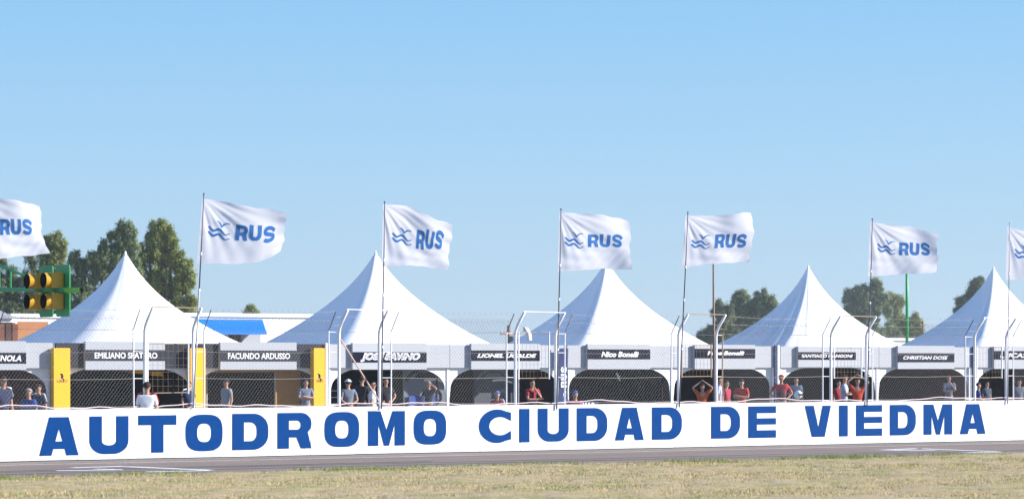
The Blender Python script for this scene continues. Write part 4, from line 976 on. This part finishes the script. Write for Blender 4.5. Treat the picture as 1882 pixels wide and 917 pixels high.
def tree(lobes, t, m, lab, seed, n=26000, leaf=.17, cat='tree', trunk=None):
    """lobes: (px, py, radius px) of leafy masses, built at distance t"""
    g = np.random.default_rng(seed); s = t/FPX; n = int(n*1.6); leaf *= t/170
    sat = []
    for x, y, r in lobes:
        for q_ in range(9):
            a_ = g.uniform(0, 2*PI); k_ = g.uniform(.7, 1.34); rr_ = r*g.uniform(.22, .46)*(1.35-k_*.55); sat.append((x+math.cos(a_)*r*k_, y+math.sin(a_)*r*k_, rr_))
    lobes = [(x, y, r*.74) for x, y, r in lobes]+sat
    cs = [atd(x, y, t) for x, y, r in lobes]; rs = [r*s for x, y, r in lobes]
    bx = np.average([l[0] for l in lobes], weights=[l[2] for l in lobes]) if trunk is None else trunk
    base = atd(bx, 600, t); base.z = 0
    o = tag(empty('tree', base), lab, cat)
    # twig sprays: many small drooping clusters filling every lobe, their count growing with its volume
    cl = []; cw = []
    fr = Vector((SN, CS, 0))
    q0 = (170/t)
    for c, r in zip(cs, rs):
        c = c+fr*g.uniform(-.6, .6)*r
        k = max(10, int((r*q0)**2.3*52))
        d = g.standard_normal((k, 3)); d /= np.linalg.norm(d, axis=1)[:, None]
        rad = r*(g.uniform(.03, 1, k)**.42)*(1+.22*np.sin(d[:, 0]*5+d[:, 2]*6+g.uniform(0, 6)))
        pc = np.array(c)+d*rad[:, None]; sz = g.uniform(.09, .26, k)*min(1.25, max(.55, r*q0))/q0
        cl.append(pc); cw.append(sz)
    pc = np.concatenate(cl); sz = np.concatenate(cw)
    idx = g.choice(len(pc), n, p=sz**1.6/np.sum(sz**1.6))
    off = g.standard_normal((n, 3))*.75*sz[idx][:, None]; off[:, 2] -= np.abs(g.standard_normal(n))*.16
    P_ = pc[idx]+off-np.array(base)
    a = g.standard_normal((n, 3)); a[:, 2] -= .6; a /= np.linalg.norm(a, axis=1)[:, None]
    b = g.standard_normal((n, 3)); b -= (b*a).sum(1)[:, None]*a; b /= np.linalg.norm(b, axis=1)[:, None]
    l = g.uniform(.5, 1.2, n)[:, None]*leaf; w_ = l*.32
    v = np.stack([P_-a*l/2, P_+b*w_/2, P_+a*l/2, P_-b*w_/2], 1).reshape(-1, 3)
    obj('crown', npmesh('crown', v, np.arange(4*n).reshape(-1, 4), m, False, 4), o)
    # trunk and limbs
    top = max(c.z for c in cs)
    low = min(c.z-r*.5 for c, r in zip(cs, rs))
    tb = MB(); R0 = .05*top*.7
    fork = Vector((0, 0, max(1.2, top*.3)))
    tb.tube([(0, 0, -.05), (.05, .02, fork.z*.5), fork], [R0, R0*.8, R0*.68], 9)
    tb.build('trunk', M['bark'], o, True)
    lb = MB()
    for c, r in list(zip(cs, rs))[:len(cs)//10]:
        e = c-base; md = fork.lerp(e, .5)+Vector((g.uniform(-.3, .3), g.uniform(-.3, .3), -.2)); rr = R0*.5
        lb.tube([fork-Vector((0, 0, .15)), md, e+Vector((0, 0, r*.3))], [rr, rr*.55, rr*.15], 6)
        for q_ in range(4):
            d = Vector(g.standard_normal(3)).normalized()*r*.8; lb.tube([e-Vector((0, 0, r*.3)), e+d*.5, e+d], [rr*.3, rr*.18, .01], 4)
    lb.build('limbs', M['bark'], o, True)
    return o
tree([(98, 462, 16), (105, 440, 12), (86, 450, 12), (60, 480, 24), (85, 500, 24), (100, 480, 16), (70, 540, 34), (30, 560, 30), (110, 560, 30), (75, 570, 30)], 165, LM[0], 'olive-green tree behind the left pair of traffic lights and flag', 1)
tree([(22, 500, 22), (5, 520, 26), (-30, 510, 34), (38, 530, 26), (-10, 560, 36), (20, 575, 30)], 158, LM[2], 'dark green tree at the left edge behind the gantry arm', 2)
tree([(228, 418, 13), (238, 430, 12), (222, 440, 17), (236, 455, 14), (205, 452, 18), (195, 470, 22), (222, 475, 22), (240, 490, 16), (165, 478, 20), (145, 482, 17), (140, 505, 22), (175, 505, 28), (215, 510, 28), (130, 535, 24), (165, 545, 30), (205, 550, 30), (150, 575, 30), (240, 540, 25)], 160, LM[1], 'broad leafy tree behind the peak of the first tent, left of it', 3, 40000)
tree([(292, 412, 10), (301, 425, 14), (287, 432, 13), (315, 436, 9), (295, 452, 20), (273, 465, 17), (312, 462, 14), (265, 485, 18), (296, 490, 28), (335, 480, 14), (328, 496, 20), (342, 505, 12), (268, 515, 22), (305, 525, 26), (340, 535, 18), (322, 555, 26), (343, 562, 14), (300, 565, 26), (280, 550, 26)], 162, LM[0], 'tall olive tree right of the first tent peak, left of the first full flag', 4, 42000)
tree([(461, 574, 9), (455, 580, 6), (467, 580, 6)], 240, LM[0], 'tiny distant shrub-like treetop above the long white building', 5, 2500, .22)
tree([(1362, 545, 9), (1358, 560, 14), (1370, 570, 14), (1352, 580, 16), (1372, 590, 18), (1350, 600, 20), (1375, 615, 22)], 290, LM[1], 'slender grey-green tree with a pointed top behind the brown pole', 6, 20000)
tree([(1330, 563, 9), (1323, 572, 9), (1333, 582, 12), (1312, 604, 11), (1298, 614, 11), (1325, 605, 14), (1335, 620, 18), (1300, 622, 12)], 280, LM[2], 'low dark tree left of the pointed tree, right of the third tent', 7, 16000)
tree([(1401, 545, 10), (1396, 558, 14), (1388, 570, 15), (1405, 572, 13), (1421, 558, 8), (1418, 568, 10), (1392, 590, 20), (1410, 590, 16), (1385, 612, 22)], 285, LM[1], 'leaning grey-green tree beside the shaded slope of the fourth tent', 8, 22000)
tree([(1604, 530, 12), (1588, 540, 14), (1572, 545, 14), (1562, 555, 10), (1612, 545, 14), (1595, 560, 20), (1575, 570, 18), (1615, 568, 16), (1600, 590, 24), (1620, 610, 22), (1590, 610, 24)], 360, LM[1], 'hazy rounded tree behind the dark flagpole, left of the green pole', 9, 26000, .17)
tree([(1642, 552, 10), (1636, 560, 12), (1650, 565, 12), (1645, 578, 13), (1655, 592, 16), (1680, 592, 11), (1672, 605, 15), (1640, 605, 18), (1685, 612, 9), (1660, 618, 18)], 375, LM[0], 'hazy olive tree around the green pole', 10, 22000, .17)
tree([(1800, 519, 6), (1792, 526, 8), (1783, 540, 7), (1778, 552, 9), (1768, 560, 12), (1780, 570, 14), (1795, 552, 12), (1800, 580, 24)], 300, LM[2], 'dark treetop peeping out left of the rightmost tent', 11, 20000)
for i, (px, w_) in enumerate(((1000, 1), (1235, 1.3), (870, 1.2))):
    pass
hz = D.materials.new('haze'); hz.use_nodes = True; n_ = hz.node_tree; n_.nodes.remove(n_.nodes['Principled BSDF'])
pv = n_.nodes.new('ShaderNodeVolumePrincipled'); pv.inputs['Color'].default_value = (.86, .92, 1, 1); pv.inputs['Density'].default_value = .00034; pv.inputs['Anisotropy'].default_value = .3
n_.links.new(pv.outputs[0], n_.nodes['Material Output'].inputs['Volume'])
tag(MB().box(-605, 1005, -125, 1305, -1, 24).build('haze', hz), kind='stuff')
print('OBJS', len(D.objects))
